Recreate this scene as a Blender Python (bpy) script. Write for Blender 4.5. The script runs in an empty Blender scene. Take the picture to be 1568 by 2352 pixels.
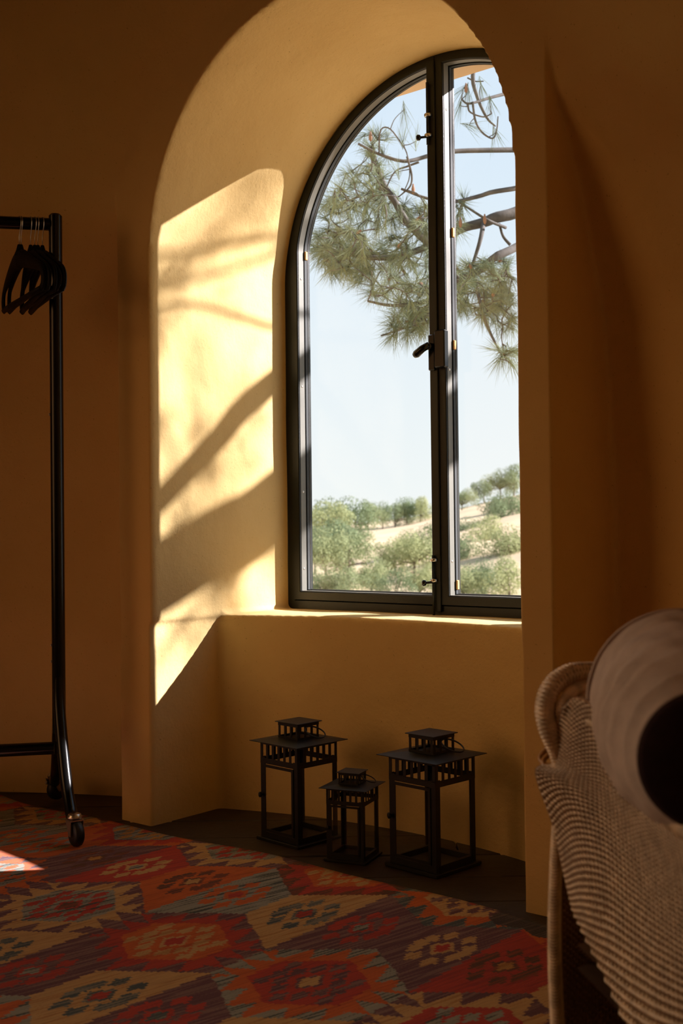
import bpy, bmesh, math, random
import numpy as np
from mathutils import Vector, Matrix

# ------------------------------------------------------------------ camera, sky, sun, exposure
W_PX, H_PX, F_PX = 1568, 2352, 2646.0
scene = bpy.context.scene
PHI = math.atan(F_PX / 3230.0)                 # camera heading, left of the wall's normal
CAM = Vector((2.076, -2.40, 0.91))
PITCH, ROLL = math.atan(44 / F_PX), 0.0115
FWD0 = Vector((-math.sin(PHI), math.cos(PHI), 0))
RIGHT0 = Vector((math.cos(PHI), math.sin(PHI), 0))
UP0 = Vector((0, 0, 1))
_f = (FWD0 * math.cos(PITCH) + UP0 * math.sin(PITCH)).normalized()
_u = RIGHT0.cross(_f).normalized()
_r2 = (RIGHT0 * math.cos(ROLL) - _u * math.sin(ROLL)).normalized()
_u2 = _r2.cross(_f).normalized()
cam_data = bpy.data.cameras.new('camera')
cam_data.sensor_fit = 'VERTICAL'
cam_data.sensor_height = 36.0
cam_data.sensor_width = 24.0
cam_data.lens = F_PX / H_PX * 36.0
cam_data.clip_start = 0.05
cam_data.clip_end = 2000
cam_data.dof.use_dof = True
cam_data.dof.focus_distance = 3.4
cam_data.dof.aperture_fstop = 6.0
cam = bpy.data.objects.new('camera', cam_data)
cam.matrix_world = Matrix(((_r2.x, _u2.x, -_f.x, CAM.x), (_r2.y, _u2.y, -_f.y, CAM.y),
                           (_r2.z, _u2.z, -_f.z, CAM.z), (0, 0, 0, 1)))
scene.collection.objects.link(cam)
scene.camera = cam

SUN = Vector((0.95, 1.0, 0.70)).normalized()   # towards the sun
sun_data = bpy.data.lights.new('sun', 'SUN')
sun_data.energy = 15.5
sun_data.angle = math.radians(0.53)
sun_data.color = (1.0, 0.93, 0.95)
sun = bpy.data.objects.new('sun', sun_data)
sun.rotation_euler = SUN.to_track_quat('Z', 'Y').to_euler()
sun.location = (6, 8, 6)
scene.collection.objects.link(sun)

# added warm fill that lifts the walls, rear left of the camera; no visible source
room_fill_data = bpy.data.lights.new('room_fill_light', 'AREA')
room_fill_data.shape = 'RECTANGLE'
room_fill_data.size = 2.2
room_fill_data.size_y = 2.0
room_fill_data.spread = math.radians(60)
room_fill_data.energy = 2.9
room_fill_data.color = (1.0, 0.50, 0.20)
room_fill = bpy.data.objects.new('room_fill_light', room_fill_data)
room_fill.location = (-1.7, -3.3, 1.7)
room_fill.rotation_euler = (Vector((-1.7, -3.3, 1.7)) - Vector((-0.05, 0.3, 0.85))).to_track_quat('Z', 'Y').to_euler()
scene.collection.objects.link(room_fill)
# added fill from the left, without a source in the room, brightening the armchair
side_data = bpy.data.lights.new('side_fill_light', 'AREA')
side_data.shape = 'RECTANGLE'
side_data.size = 0.8
side_data.size_y = 1.0
side_data.spread = math.radians(48)
side_data.energy = 2.6
side_data.color = (1.0, 0.72, 0.46)
side = bpy.data.objects.new('side_fill_light', side_data)
side.location = (-1.9, -2.7, 1.25)
side.rotation_euler = (Vector((-1.9, -2.7, 1.25)) - Vector((1.5, -1.4, 0.45))).to_track_quat('Z', 'Y').to_euler()
scene.collection.objects.link(side)

world = bpy.data.worlds.new('sky')
scene.world = world
world.use_nodes = True
wn = world.node_tree
wn.nodes.clear()
_o = wn.nodes.new('ShaderNodeOutputWorld')
_b = wn.nodes.new('ShaderNodeBackground')
_c = wn.nodes.new('ShaderNodeTexCoord')
_s = wn.nodes.new('ShaderNodeSeparateXYZ')
_r = wn.nodes.new('ShaderNodeValToRGB')
wn.links.new(_c.outputs['Generated'], _s.inputs[0])
wn.links.new(_s.outputs['Z'], _r.inputs[0])
wn.links.new(_r.outputs[0], _b.inputs[0])
wn.links.new(_b.outputs[0], _o.inputs[0])
_r.color_ramp.elements[0].position = 0.0
_r.color_ramp.elements[0].color = (0.90, 0.94, 0.92, 1)
_r.color_ramp.elements[1].position = 1.0
_r.color_ramp.elements[1].color = (0.42, 0.62, 0.88, 1)
_e = _r.color_ramp.elements.new(0.32)
_e.color = (0.70, 0.83, 0.95, 1)
_b.inputs[1].default_value = 1.03

vs = scene.view_settings
vs.view_transform = 'Standard'
vs.look = 'None'
vs.gamma = 1.0
vs.use_curve_mapping = False
vs.exposure = 0.0
scene.cycles.max_bounces = 14
scene.cycles.diffuse_bounces = 12
scene.cycles.transparent_max_bounces = 16
scene.cycles.caustics_reflective = False
scene.cycles.caustics_refractive = False
scene.cycles.use_denoising = True
scene.cycles.sample_clamp_indirect = 4.0

# ------------------------------------------------------------------ helpers
rng = random.Random(7)
nrng = np.random.default_rng(11)


def horizon(x):
    return 1220 - ROLL * (x - 784)


def at(x, y, depth):
    """photo pixel and forward distance -> point in the room"""
    lat = (x - 784) / F_PX * depth
    z = CAM.z + (horizon(x) - y) / F_PX * depth
    p = CAM + RIGHT0 * lat + FWD0 * depth
    return Vector((p.x, p.y, z))


def on_floor(x, y, z=0.0):
    return at(x, y, (CAM.z - z) * F_PX / (y - horizon(x)))


def lerp(a, b, t):
    return a + (b - a) * t


class MB:
    def __init__(self):
        self.v, self.f = [], []

    def add(self, verts, faces):
        k = len(self.v)
        self.v.extend([tuple(p) for p in verts])
        self.f.extend([tuple(i + k for i in f) for f in faces])
        return self

    def box(self, c, s, rz=0.0, bevel=0.0):
        cx, cy, cz = c
        hx, hy, hz = s[0] / 2, s[1] / 2, s[2] / 2
        pts = []
        if bevel > 0:                         # chamfered vertical edges and top/bottom edges
            b = min(bevel, hx * .9, hy * .9, hz * .9)
            ring = [(hx - b, -hy), (hx, -hy + b), (hx, hy - b), (hx - b, hy), (-hx + b, hy), (-hx, hy - b), (-hx, -hy + b), (-hx + b, -hy)]
            inr = [(x * (1 - b / hx), y * (1 - b / hy)) for x, y in ring]
            for z, rg in ((-hz, inr), (-hz + b, ring), (hz - b, ring), (hz, inr)):
                pts += [(x, y, z) for x, y in rg]
            faces = [tuple(range(7, -1, -1)), tuple(range(24, 32))]
            for k in range(3):
                for i in range(8):
                    j = (i + 1) % 8
                    faces.append((k * 8 + i, k * 8 + j, k * 8 + 8 + j, k * 8 + 8 + i))
        else:
            pts = [(-hx, -hy, -hz), (hx, -hy, -hz), (hx, hy, -hz), (-hx, hy, -hz), (-hx, -hy, hz), (hx, -hy, hz), (hx, hy, hz), (-hx, hy, hz)]
            faces = [(3, 2, 1, 0), (4, 5, 6, 7), (0, 1, 5, 4), (1, 2, 6, 5), (2, 3, 7, 6), (3, 0, 4, 7)]
        ca, sa = math.cos(rz), math.sin(rz)
        return self.add([(cx + x * ca - y * sa, cy + x * sa + y * ca, cz + z) for x, y, z in pts], faces)

    def tube(self, path, radius, sides=8, closed=False, caps=True, flat=1.0, up=None):
        P = [Vector(p) for p in path]
        n = len(P)
        R = radius if hasattr(radius, '__len__') else [radius] * n
        T = []
        for i in range(n):
            a = P[(i - 1) % n] if (closed or i > 0) else P[i]
            b = P[(i + 1) % n] if (closed or i < n - 1) else P[i]
            t = b - a
            T.append(t.normalized() if t.length > 1e-9 else Vector((0, 0, 1)))
        ref = Vector(up) if up is not None else (Vector((0, 0, 1)) if abs(T[0].z) < .9 else Vector((1, 0, 0)))
        nrm = (ref - T[0] * ref.dot(T[0])).normalized()
        verts, faces = [], []
        for i in range(n):
            nrm = (nrm - T[i] * nrm.dot(T[i]))
            nrm = nrm.normalized() if nrm.length > 1e-9 else T[i].orthogonal().normalized()
            bn = T[i].cross(nrm)
            for k in range(sides):
                a = 2 * math.pi * k / sides
                verts.append(P[i] + nrm * (math.cos(a) * R[i]) + bn * (math.sin(a) * R[i] * flat))
        m = n if closed else n - 1
        for i in range(m):
            for k in range(sides):
                k2 = (k + 1) % sides
                i2 = (i + 1) % n
                faces.append((i * sides + k, i * sides + k2, i2 * sides + k2, i2 * sides + k))
        if caps and not closed:
            faces.append(tuple(range(sides - 1, -1, -1)))
            faces.append(tuple((n - 1) * sides + k for k in range(sides)))
        return self.add(verts, faces)

    def lathe(self, prof, c, axis=(0, 0, 1), sides=20, caps=True):
        ax = Vector(axis).normalized()
        e1 = ax.orthogonal().normalized()
        e2 = ax.cross(e1)
        c = Vector(c)
        verts, faces = [], []
        for r, h in prof:
            for k in range(sides):
                a = 2 * math.pi * k / sides
                verts.append(c + ax * h + e1 * (r * math.cos(a)) + e2 * (r * math.sin(a)))
        for i in range(len(prof) - 1):
            for k in range(sides):
                k2 = (k + 1) % sides
                faces.append((i * sides + k, i * sides + k2, (i + 1) * sides + k2, (i + 1) * sides + k))
        if caps:
            faces.append(tuple(range(sides - 1, -1, -1)))
            faces.append(tuple((len(prof) - 1) * sides + k for k in range(sides)))
        return self.add(verts, faces)

    def grid(self, pts, nu, nv):
        faces = []
        for j in range(nv - 1):
            for i in range(nu - 1):
                a = j * nu + i
                faces.append((a, a + 1, a + nu + 1, a + nu))
        return self.add(pts, faces)

    def mesh(self, name, mat=None, smooth=False, origin=None):
        me = bpy.data.meshes.new(name)
        v = self.v if origin is None else [(p[0] - origin[0], p[1] - origin[1], p[2] - origin[2]) for p in self.v]
        me.from_pydata(v, [], self.f)
        if mat:
            me.materials.append(mat)
        if smooth is True:
            me.polygons.foreach_set('use_smooth', [True] * len(me.polygons))
        me.update()
        if smooth == 'angle':
            me.polygons.foreach_set('use_smooth', [True] * len(me.polygons))
            me.set_sharp_from_angle(angle=math.radians(40))
        return me

    def build(self, name, mat, parent=None, smooth=False):
        """vertices are given in room coordinates; the parent only has a location"""
        org = None
        if parent is not None:
            org = world_loc(parent)
        o = bpy.data.objects.new(name, self.mesh(name, mat, smooth, org))
        scene.collection.objects.link(o)
        if parent is not None:
            o.parent = parent
        return o

    def local(self, name, mat, parent=None, smooth=False):
        """vertices are given in the parent's own coordinates"""
        o = bpy.data.objects.new(name, self.mesh(name, mat, smooth))
        scene.collection.objects.link(o)
        if parent is not None:
            o.parent = parent
        return o


def world_loc(o):
    v = Vector((0, 0, 0))
    while o is not None:
        v += o.location
        o = o.parent
    return v


def tag(o, label=None, cat=None, group=None, kind=None):
    if label: o['label'] = label
    if cat: o['category'] = cat
    if group: o['group'] = group
    if kind: o['kind'] = kind
    return o


def thing(name, loc, label=None, cat=None, group=None, kind=None, rz=0.0):
    o = bpy.data.objects.new(name, None)
    o.empty_display_size = 0.1
    o.location = loc
    o.rotation_euler = (0, 0, rz)
    scene.collection.objects.link(o)
    return tag(o, label, cat, group, kind)


def copy_tree(o, parent=None):
    c = o.copy()
    scene.collection.objects.link(c)
    c.parent = parent
    for ch in [x for x in scene.objects if x.parent == o]:
        copy_tree(ch, c)
    return c


def catmull(pts, n):
    pts = [Vector(p) for p in pts]
    m = len(pts)
    out = []
    for i in range(n):
        t = i / (n - 1) * (m - 1)
        k = min(int(t), m - 2)
        s = t - k
        p1, p2 = pts[k], pts[k + 1]
        p0 = pts[k - 1] if k > 0 else p1 * 2 - p2
        p3 = pts[k + 2] if k + 2 < m else p2 * 2 - p1
        out.append(0.5 * ((2 * p1) + (p2 - p0) * s + (2 * p0 - 5 * p1 + 4 * p2 - p3) * s * s + (3 * p1 - p0 - 3 * p2 + p3) * s ** 3))
    return out


# ------------------------------------------------------------------ materials
def nodes_of(name):
    m = bpy.data.materials.new(name)
    m.use_nodes = True
    nt = m.node_tree
    return m, nt, nt.nodes['Principled BSDF']


def add_noise(nt, scale, detail=4, rough=0.6, coord='Object', vec_scale=None):
    tc = nt.nodes.new('ShaderNodeTexCoord')
    n = nt.nodes.new('ShaderNodeTexNoise')
    n.inputs['Scale'].default_value = scale
    n.inputs['Detail'].default_value = detail
    n.inputs['Roughness'].default_value = rough
    if vec_scale:
        mp = nt.nodes.new('ShaderNodeMapping')
        mp.inputs['Scale'].default_value = vec_scale
        nt.links.new(tc.outputs[coord], mp.inputs[0])
        nt.links.new(mp.outputs[0], n.inputs['Vector'])
    else:
        nt.links.new(tc.outputs[coord], n.inputs['Vector'])
    return n


def simple(name, col, rough=0.6, metal=0.0, spec=0.5, var=0.12, scale=12.0, bump=0.0, bscale=60.0):
    m, nt, b = nodes_of(name)
    b.inputs['Roughness'].default_value = rough
    b.inputs['Metallic'].default_value = metal
    b.inputs['Specular IOR Level'].default_value = spec
    n = add_noise(nt, scale)
    r = nt.nodes.new('ShaderNodeValToRGB')
    r.color_ramp.elements[0].position = .3
    r.color_ramp.elements[1].position = .7
    r.color_ramp.elements[0].color = (*[c * (1 - var) for c in col], 1)
    r.color_ramp.elements[1].color = (*[min(1, c * (1 + var)) for c in col], 1)
    nt.links.new(n.outputs['Fac'], r.inputs[0])
    nt.links.new(r.outputs[0], b.inputs['Base Color'])
    if bump:
        bn = add_noise(nt, bscale, 5)
        bp = nt.nodes.new('ShaderNodeBump')
        bp.inputs['Strength'].default_value = bump
        bp.inputs['Distance'].default_value = 0.004
        nt.links.new(bn.outputs['Fac'], bp.inputs['Height'])
        nt.links.new(bp.outputs[0], b.inputs['Normal'])
    return m


def plaster_material():
    m, nt, b = nodes_of('ochre_plaster')
    b.inputs['Roughness'].default_value = 0.9
    b.inputs['Specular IOR Level'].default_value = 0.15
    big = add_noise(nt, 2.2, 5, .62)
    r = nt.nodes.new('ShaderNodeValToRGB')
    r.color_ramp.elements[0].position = .30
    r.color_ramp.elements[1].position = .72
    r.color_ramp.elements[0].color = (0.78, 0.555, 0.24, 1)
    r.color_ramp.elements[1].color = (0.84, 0.625, 0.29, 1)
    nt.links.new(big.outputs['Fac'], r.inputs[0])
    # pits: tiny dark specks in the lime wash
    pit = add_noise(nt, 150, 2, .5)
    pr = nt.nodes.new('ShaderNodeValToRGB')
    pr.color_ramp.elements[0].position = .24
    pr.color_ramp.elements[0].color = (.72, .68, .62, 1)
    pr.color_ramp.elements[1].position = .31
    pr.color_ramp.elements[1].color = (1, 1, 1, 1)
    nt.links.new(pit.outputs['Fac'], pr.inputs[0])
    mx = nt.nodes.new('ShaderNodeMix')
    mx.data_type = 'RGBA'
    mx.blend_type = 'MULTIPLY'
    mx.inputs[0].default_value = 1.0
    nt.links.new(r.outputs[0], mx.inputs[6])
    nt.links.new(pr.outputs[0], mx.inputs[7])
    nt.links.new(mx.outputs[2], b.inputs['Base Color'])
    fine = add_noise(nt, 110, 6, .65)
    mid = add_noise(nt, 9, 3, .5)
    ad = nt.nodes.new('ShaderNodeMath')
    ad.operation = 'MULTIPLY_ADD'
    ad.inputs[1].default_value = 5.0
    nt.links.new(mid.outputs['Fac'], ad.inputs[0])
    nt.links.new(fine.outputs['Fac'], ad.inputs[2])
    bp = nt.nodes.new('ShaderNodeBump')
    bp.inputs['Strength'].default_value = 0.35
    bp.inputs['Distance'].default_value = 0.004
    nt.links.new(ad.outputs[0], bp.inputs['Height'])
    nt.links.new(bp.outputs[0], b.inputs['Normal'])
    return m


def glass_material(name, veil=0.03, tint=(1, 1, 1)):
    m = bpy.data.materials.new(name)
    m.use_nodes = True
    nt = m.node_tree
    nt.nodes.clear()
    out = nt.nodes.new('ShaderNodeOutputMaterial')
    tr = nt.nodes.new('ShaderNodeBsdfTransparent')
    tr.inputs[0].default_value = (*tint, 1)
    gl = nt.nodes.new('ShaderNodeBsdfGlossy')
    gl.inputs['Roughness'].default_value = 0.02
    lw = nt.nodes.new('ShaderNodeLayerWeight')
    pw = nt.nodes.new('ShaderNodeMath')
    pw.operation = 'POWER'
    pw.inputs[1].default_value = 5.0
    fr = nt.nodes.new('ShaderNodeMath')
    fr.operation = 'MULTIPLY_ADD'
    fr.inputs[1].default_value = 0.5
    fr.inputs[2].default_value = 0.010
    nt.links.new(lw.outputs['Facing'], pw.inputs[0])
    nt.links.new(pw.outputs[0], fr.inputs[0])
    mx = nt.nodes.new('ShaderNodeMixShader')
    nt.links.new(fr.outputs[0], mx.inputs[0])
    nt.links.new(tr.outputs[0], mx.inputs[1])
    nt.links.new(gl.outputs[0], mx.inputs[2])
    # dust and smears on the pane
    tl = nt.nodes.new('ShaderNodeBsdfTranslucent')
    tl.inputs[0].default_value = (.9, .9, .88, 1)
    no = add_noise(nt, 3.0, 6, .65)
    mr = nt.nodes.new('ShaderNodeMapRange')
    mr.inputs[1].default_value = .3
    mr.inputs[2].default_value = .75
    mr.inputs[3].default_value = veil * .5
    mr.inputs[4].default_value = veil * 1.6
    nt.links.new(no.outputs['Fac'], mr.inputs[0])
    m2 = nt.nodes.new('ShaderNodeMixShader')
    nt.links.new(mr.outputs[0], m2.inputs[0])
    nt.links.new(mx.outputs[0], m2.inputs[1])
    nt.links.new(tl.outputs[0], m2.inputs[2])
    nt.links.new(m2.outputs[0], out.inputs[0])
    return m


def leaf_material(name, c1, c2, trans=0.35, scale=1.5):
    m = bpy.data.materials.new(name)
    m.use_nodes = True
    nt = m.node_tree
    nt.nodes.clear()
    out = nt.nodes.new('ShaderNodeOutputMaterial')
    d = nt.nodes.new('ShaderNodeBsdfDiffuse')
    t = nt.nodes.new('ShaderNodeBsdfTranslucent')
    n = add_noise(nt, scale, 4)
    oi = nt.nodes.new('ShaderNodeObjectInfo')
    ad = nt.nodes.new('ShaderNodeMath')
    ad.operation = 'MULTIPLY_ADD'
    ad.inputs[1].default_value = 0.5
    nt.links.new(oi.outputs['Random'], ad.inputs[0])
    sb = nt.nodes.new('ShaderNodeMath')
    sb.operation = 'SUBTRACT'
    sb.inputs[1].default_value = 0.25
    nt.links.new(n.outputs['Fac'], sb.inputs[0])
    nt.links.new(sb.outputs[0], ad.inputs[2])
    r = nt.nodes.new('ShaderNodeValToRGB')
    r.color_ramp.elements[0].position = .3
    r.color_ramp.elements[1].position = .7
    r.color_ramp.elements[0].color = (*c1, 1)
    r.color_ramp.elements[1].color = (*c2, 1)
    nt.links.new(ad.outputs[0], r.inputs[0])
    nt.links.new(r.outputs[0], d.inputs[0])
    nt.links.new(r.outputs[0], t.inputs[0])
    mx = nt.nodes.new('ShaderNodeMixShader')
    mx.inputs[0].default_value = trans
    nt.links.new(d.outputs[0], mx.inputs[1])
    nt.links.new(t.outputs[0], mx.inputs[2])
    nt.links.new(mx.outputs[0], out.inputs[0])
    return m


M_PLASTER = plaster_material()
M_BEAD = simple('grey_aluminium_bead', (0.17, 0.165, 0.135), 0.45, 0.0, 0.5, .1, 8)
M_FRAME = simple('dark_green_painted_steel', (0.009, 0.011, 0.009), 0.42, 0.0, 0.35, .25, 8, .15, 140)
M_RUBBER = simple('grey_gasket', (0.03, 0.035, 0.035), 0.7)
M_CHROME = simple('worn_chrome', (0.62, 0.60, 0.56), 0.28, 1.0)
M_BRASSWOOD = simple('orange_cork_wedge', (0.75, 0.42, 0.14), 0.7)
M_BLACKMETAL = simple('black_powder_coat', (0.004, 0.004, 0.004), 0.22, 0.0, 0.4, .2)
M_LANTERN = simple('blackened_lantern_metal', (0.010, 0.009, 0.007), 0.5, 0.0, 0.4, .3, 30)
M_HANGER = simple('black_hanger_wood', (0.004, 0.004, 0.004), 0.6, 0, .2)
M_TYRE = simple('black_rubber', (0.015, 0.015, 0.016), 0.45)
M_FLOOR = simple('dark_stained_boards', (0.042, 0.028, 0.015), 0.55, 0, .4, .45, 6, .4, 40)
M_SUBFLOOR = simple('dark_subfloor', (0.010, 0.008, 0.006), 0.9)
M_GLASS = glass_material('dusty_window_glass', 0.0007)
M_LGLASS = glass_material('lantern_glass', 0.004)
M_WICKER = simple('tan_wicker', (0.72, 0.53, 0.36), 0.28, 0, .8, .35, 45)
M_WICKERDARK = simple('dark_wicker_lining', (0.10, 0.045, 0.02), 0.7)
M_STAKE = simple('shade_brown_wicker', (0.20, 0.105, 0.05), 0.5)  # darker than the strands, carrying the shade between them in its colour
M_CANE = simple('orange_cane', (0.42, 0.19, 0.05), 0.4)
M_CUSHION = simple('mauve_brown_velvet', (0.48, 0.36, 0.30), 0.85, 0, .2, .12, 30, .3, 260)
M_BARK = simple('grey_pine_bark', (0.105, 0.095, 0.085), 0.9, 0, .2, .35, 14, .6, 30)
M_OAKBARK = simple('oak_bark', (0.16, 0.12, 0.09), 0.9, 0, .2, .3, 4)
M_NEEDLE = leaf_material('pine_needles', (0.21, 0.265, 0.18), (0.42, 0.45, 0.28), .45, 2.5)
M_CONE = simple('pine_buds', (0.22, 0.12, 0.07), 0.8)
M_LEAF = leaf_material('oak_leaves', (0.19, 0.24, 0.13), (0.38, 0.40, 0.20), .35, .30)  # greens paled to stand in for air haze
M_EARTH = simple('dry_grass_hill', (0.62, 0.47, 0.30), 0.95, 0, .1, .25, .12)
M_EAVE = simple('pale_plaster_eave', (0.68, 0.50, 0.32), 0.9, 0, .1, .08, 3)

# ------------------------------------------------------------------ the tower room
NICHE_W = 0.655           # half width of the niche
NICHE_Z = 1.772           # springing of its arch
SILL_Z = 0.640
ROOM_C = -2.27            # centre of the round room (x = 0)
WALL_OUT = 0.72


def room_r(z):
    tab = [(0, 2.70), (1.0, 2.70), (1.45, 2.655), (1.75, 2.545), (1.95, 2.425), (2.10, 2.388), (2.30, 2.336), (2.45, 2.284), (2.75, 2.17), (3.1, 1.98)]
    zs, rs = zip(*tab)
    return float(np.interp(z, zs, rs))


def parapet_y(x):
    return 0.30 + 0.125 * (1 - (x / NICHE_W) ** 2)


def solid_object(name, mb):
    o = mb.build(name, None)
    bm = bmesh.new()
    bm.from_mesh(o.data)
    bmesh.ops.remove_doubles(bm, verts=bm.verts, dist=1e-5)
    bmesh.ops.recalc_face_normals(bm, faces=bm.faces)
    bm.to_mesh(o.data)
    bm.free()
    return o


def prism(poly, y0, y1):
    n = len(poly)
    mb = MB()
    mb.add([(x, y0, z) for x, z in poly] + [(x, y1, z) for x, z in poly],
           [tuple(range(n)), tuple(range(2 * n - 1, n - 1, -1))] + [(i, i + n, (i + 1) % n + n, (i + 1) % n) for i in range(n)])
    return mb


# solid of the front wall: between the round room's surface and a flat outer face
mb = MB()
NX, NZ = 90, 70
xs = np.linspace(-1.95, 1.65, NX)
zs = np.linspace(-0.12, 3.05, NZ)
inner = [(x, ROOM_C + math.sqrt(max(room_r(max(z, 0)) ** 2 - x * x, 0.04)), z) for z in zs for x in xs]
outer = [(x, WALL_OUT, z) for z in zs for x in xs]
mb.grid(inner, NX, NZ)
mb.grid(outer, NX, NZ)
K = NX * NZ
for i in range(NX - 1):
    mb.f.append((i, i + 1, K + i + 1, K + i))
    t = (NZ - 1) * NX + i
    mb.f.append((t, t + 1, K + t + 1, K + t))
for j in range(NZ - 1):
    a = j * NX
    mb.f.append((a, a + NX, K + a + NX, K + a))
    a = j * NX + NX - 1
    mb.f.append((a, a + NX, K + a + NX, K + a))
wall_o = solid_object('wall_front', mb)
mb = MB()
mb.box(((-0.812 + 0.747) / 2, 0.34, 1.2), (0.812 + 0.747, 0.68, 2.66))
block = solid_object('cut_block', mb)
arch = [(NICHE_W, 0.3)] + [(NICHE_W * math.cos(a), NICHE_Z + NICHE_W * math.sin(a)) for a in np.linspace(0, math.pi, 72)] + [(-NICHE_W, 0.3)]
cut_up = solid_object('cut_arch', prism(arch, -1.2, 1.2))
lowpoly = [(NICHE_W + .003, -0.2), (NICHE_W + .003, SILL_Z - .006), (-NICHE_W - .012, SILL_Z - .006), (-NICHE_W - .012, -0.2)]
cut_low = solid_object('cut_low', prism(lowpoly, -1.2, 1.2))
# parapet: a bowed low wall under the window
mb = MB()
px_ = np.linspace(-NICHE_W - .06, NICHE_W + .06, 40)
n = len(px_)
fr = [(x, parapet_y(x), z) for z in (-0.12, SILL_Z) for x in px_]
bk = [(x, WALL_OUT - .005, z) for z in (-0.12, SILL_Z) for x in px_]
mb.grid(fr, n, 2)
mb.grid(bk, n, 2)
K = 2 * n
for i in range(n - 1):
    mb.f.append((i, i + 1, K + i + 1, K + i))
    mb.f.append((n + i, n + i + 1, K + n + i + 1, K + n + i))
for i in (0, n - 1):
    mb.f.append((i, n + i, K + n + i, K + i))
par = solid_object('cut_parapet', mb)
for ob, op in ((block, 'UNION'), (cut_up, 'DIFFERENCE'), (cut_low, 'DIFFERENCE'), (par, 'UNION')):
    md = wall_o.modifiers.new('b', 'BOOLEAN')
    md.object = ob
    md.operation = op
    md.solver = 'EXACT'
md = wall_o.modifiers.new('r', 'REMESH')
md.mode = 'VOXEL'
md.voxel_size = 0.0092
md.use_smooth_shade = True
md = wall_o.modifiers.new('s', 'SMOOTH')
md.factor = 0.5
md.iterations = 2
tx = bpy.data.textures.new('plaster_waves', 'CLOUDS')
tx.noise_scale = 0.35
md = wall_o.modifiers.new('d', 'DISPLACE')
md.texture = tx
md.strength = 0.007
md.mid_level = 0.5
md.texture_coords = 'GLOBAL'
dg = bpy.context.evaluated_depsgraph_get()
me = bpy.data.meshes.new_from_object(wall_o.evaluated_get(dg))
wall_o.modifiers.clear()
wall_o.data = me
me.materials.clear()
me.materials.append(M_PLASTER)
for ob in (block, cut_up, cut_low, par):
    bpy.data.objects.remove(ob)
tag(wall_o, kind='structure')

# rest of the round wall, ceiling and floor
mb = MB()
ths, zz = np.linspace(math.radians(36.5), math.radians(360 - 45.5), 90), np.linspace(-.12, 3.05, 34)
for off in (0.0, 0.14):
    mb.grid([((room_r(max(z, 0)) + off) * math.sin(t), ROOM_C + (room_r(max(z, 0)) + off) * math.cos(t), z) for z in zz for t in ths], 90, 34)
wb = mb.build('wall_back', M_PLASTER, smooth=True)
tag(wb, kind='structure')
mb = MB()
mb.lathe([(2.62, 2.78), (2.2, 2.98), (1.7, 3.12), (.9, 3.26), (.05, 3.32)], (0, ROOM_C, 0), sides=64)
mb.lathe([(2.75, 2.86), (2.3, 3.08), (1.7, 3.26), (.05, 3.44)], (0, ROOM_C, 0), sides=64)
M_CEIL = simple('low_bounce_ceiling', (0.12, 0.065, 0.03), 0.8, 0, .2, .3, 3)  # unseen ceiling, coloured dark to cut the light it bounces
tag(mb.build('ceiling', M_CEIL, smooth=True), kind='structure')

floor = MB().lathe([(2.95, -0.16), (2.95, -0.014)], (0, ROOM_C + .1, 0), sides=64).build('floor', M_SUBFLOOR)
tag(floor, kind='structure')
bw = 0.205
boards = []
for row in range(-9, 20):
    d = 2.835 - 0.0 + row * bw          # forward distance of the joint (nearer side) from the camera
    seg = -3.6 + (row * 0.77) % 1.9
    while seg < 2.4:
        L = 2.1 + 0.35 * ((row * 37 + int(seg * 10)) % 5) / 5
        c = CAM + FWD0 * (d + bw / 2) + RIGHT0 * (seg + L / 2)
        px, py = c.x, c.y
        ends = [c + RIGHT0 * (L / 2), c - RIGHT0 * (L / 2), c]
        if min((Vector((e.x, e.y - ROOM_C - .05, 0))).length for e in ends) < 2.78 and c.y > -3.2:
            boards.append((c.x, c.y, L))
        seg += L
for (x, y, L) in boards:
    o = MB().box((0, 0, -0.008), (L - .006, bw - .007, 0.016), 0, .003).local('floor_board', M_FLOOR, floor)
    o.location = (x, y, rng.uniform(-.001, .001))
    o.rotation_euler = (0, 0, math.atan2(RIGHT0.y, RIGHT0.x))

# ------------------------------------------------------------------ window
FY = 0.632                        # room side of the frame
ARC_Z, ARC_R, KINK_Z, WIN_HW = 1.793, 0.668, 1.900, 0.657
win = thing('window_1', (0, FY, SILL_Z), kind='structure')


def outline(d, x0, x1, zb, n=40):
    """closed outline inset by d: left edge x0, right edge x1 (None: arch edge), bottom zb"""
    R = ARC_R - d
    pts = []
    if x0 is None:
        xl = -WIN_HW + d
        pts += [(xl, zb + d), (xl, KINK_Z - .1 * d)]
        a0 = math.acos(max(-1, min(1, xl / R)))
        a0 = min(a0, math.pi - math.asin(max(0.02, min(1, (KINK_Z + .02 - ARC_Z) / R))))
    else:
        pts += [(x0 + d, zb + d)]
        a0 = math.acos((x0 + d) / R)
    if x1 is None:
        a1 = math.asin(max(0.02, min(1, (KINK_Z + .02 - ARC_Z) / R)))
    else:
        a1 = math.acos((x1 - d) / R)
    for a in np.linspace(a0, a1, n):
        pts.append((R * math.cos(a), ARC_Z + R * math.sin(a)))
    if x1 is None:
        xr = WIN_HW - d
        pts += [(xr, KINK_Z - .1 * d), (xr, zb + d)]
    else:
        pts += [(x1 - d, zb + d)]
    return pts


def ring_profile(prof, x0, x1, zb):
    mbx = MB()
    loops = [[(x, y, z) for x, z in outline(d, x0, x1, zb)] for d, y in prof]
    m, k = len(loops[0]), len(loops)
    mbx.v = [p for lp in loops for p in lp]
    for j in range(k):
        j2 = (j + 1) % k
        for i in range(m):
            i2 = (i + 1) % m
            mbx.f.append((j * m + i, j * m + i2, j2 * m + i2, j2 * m + i))
    return mbx


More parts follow.
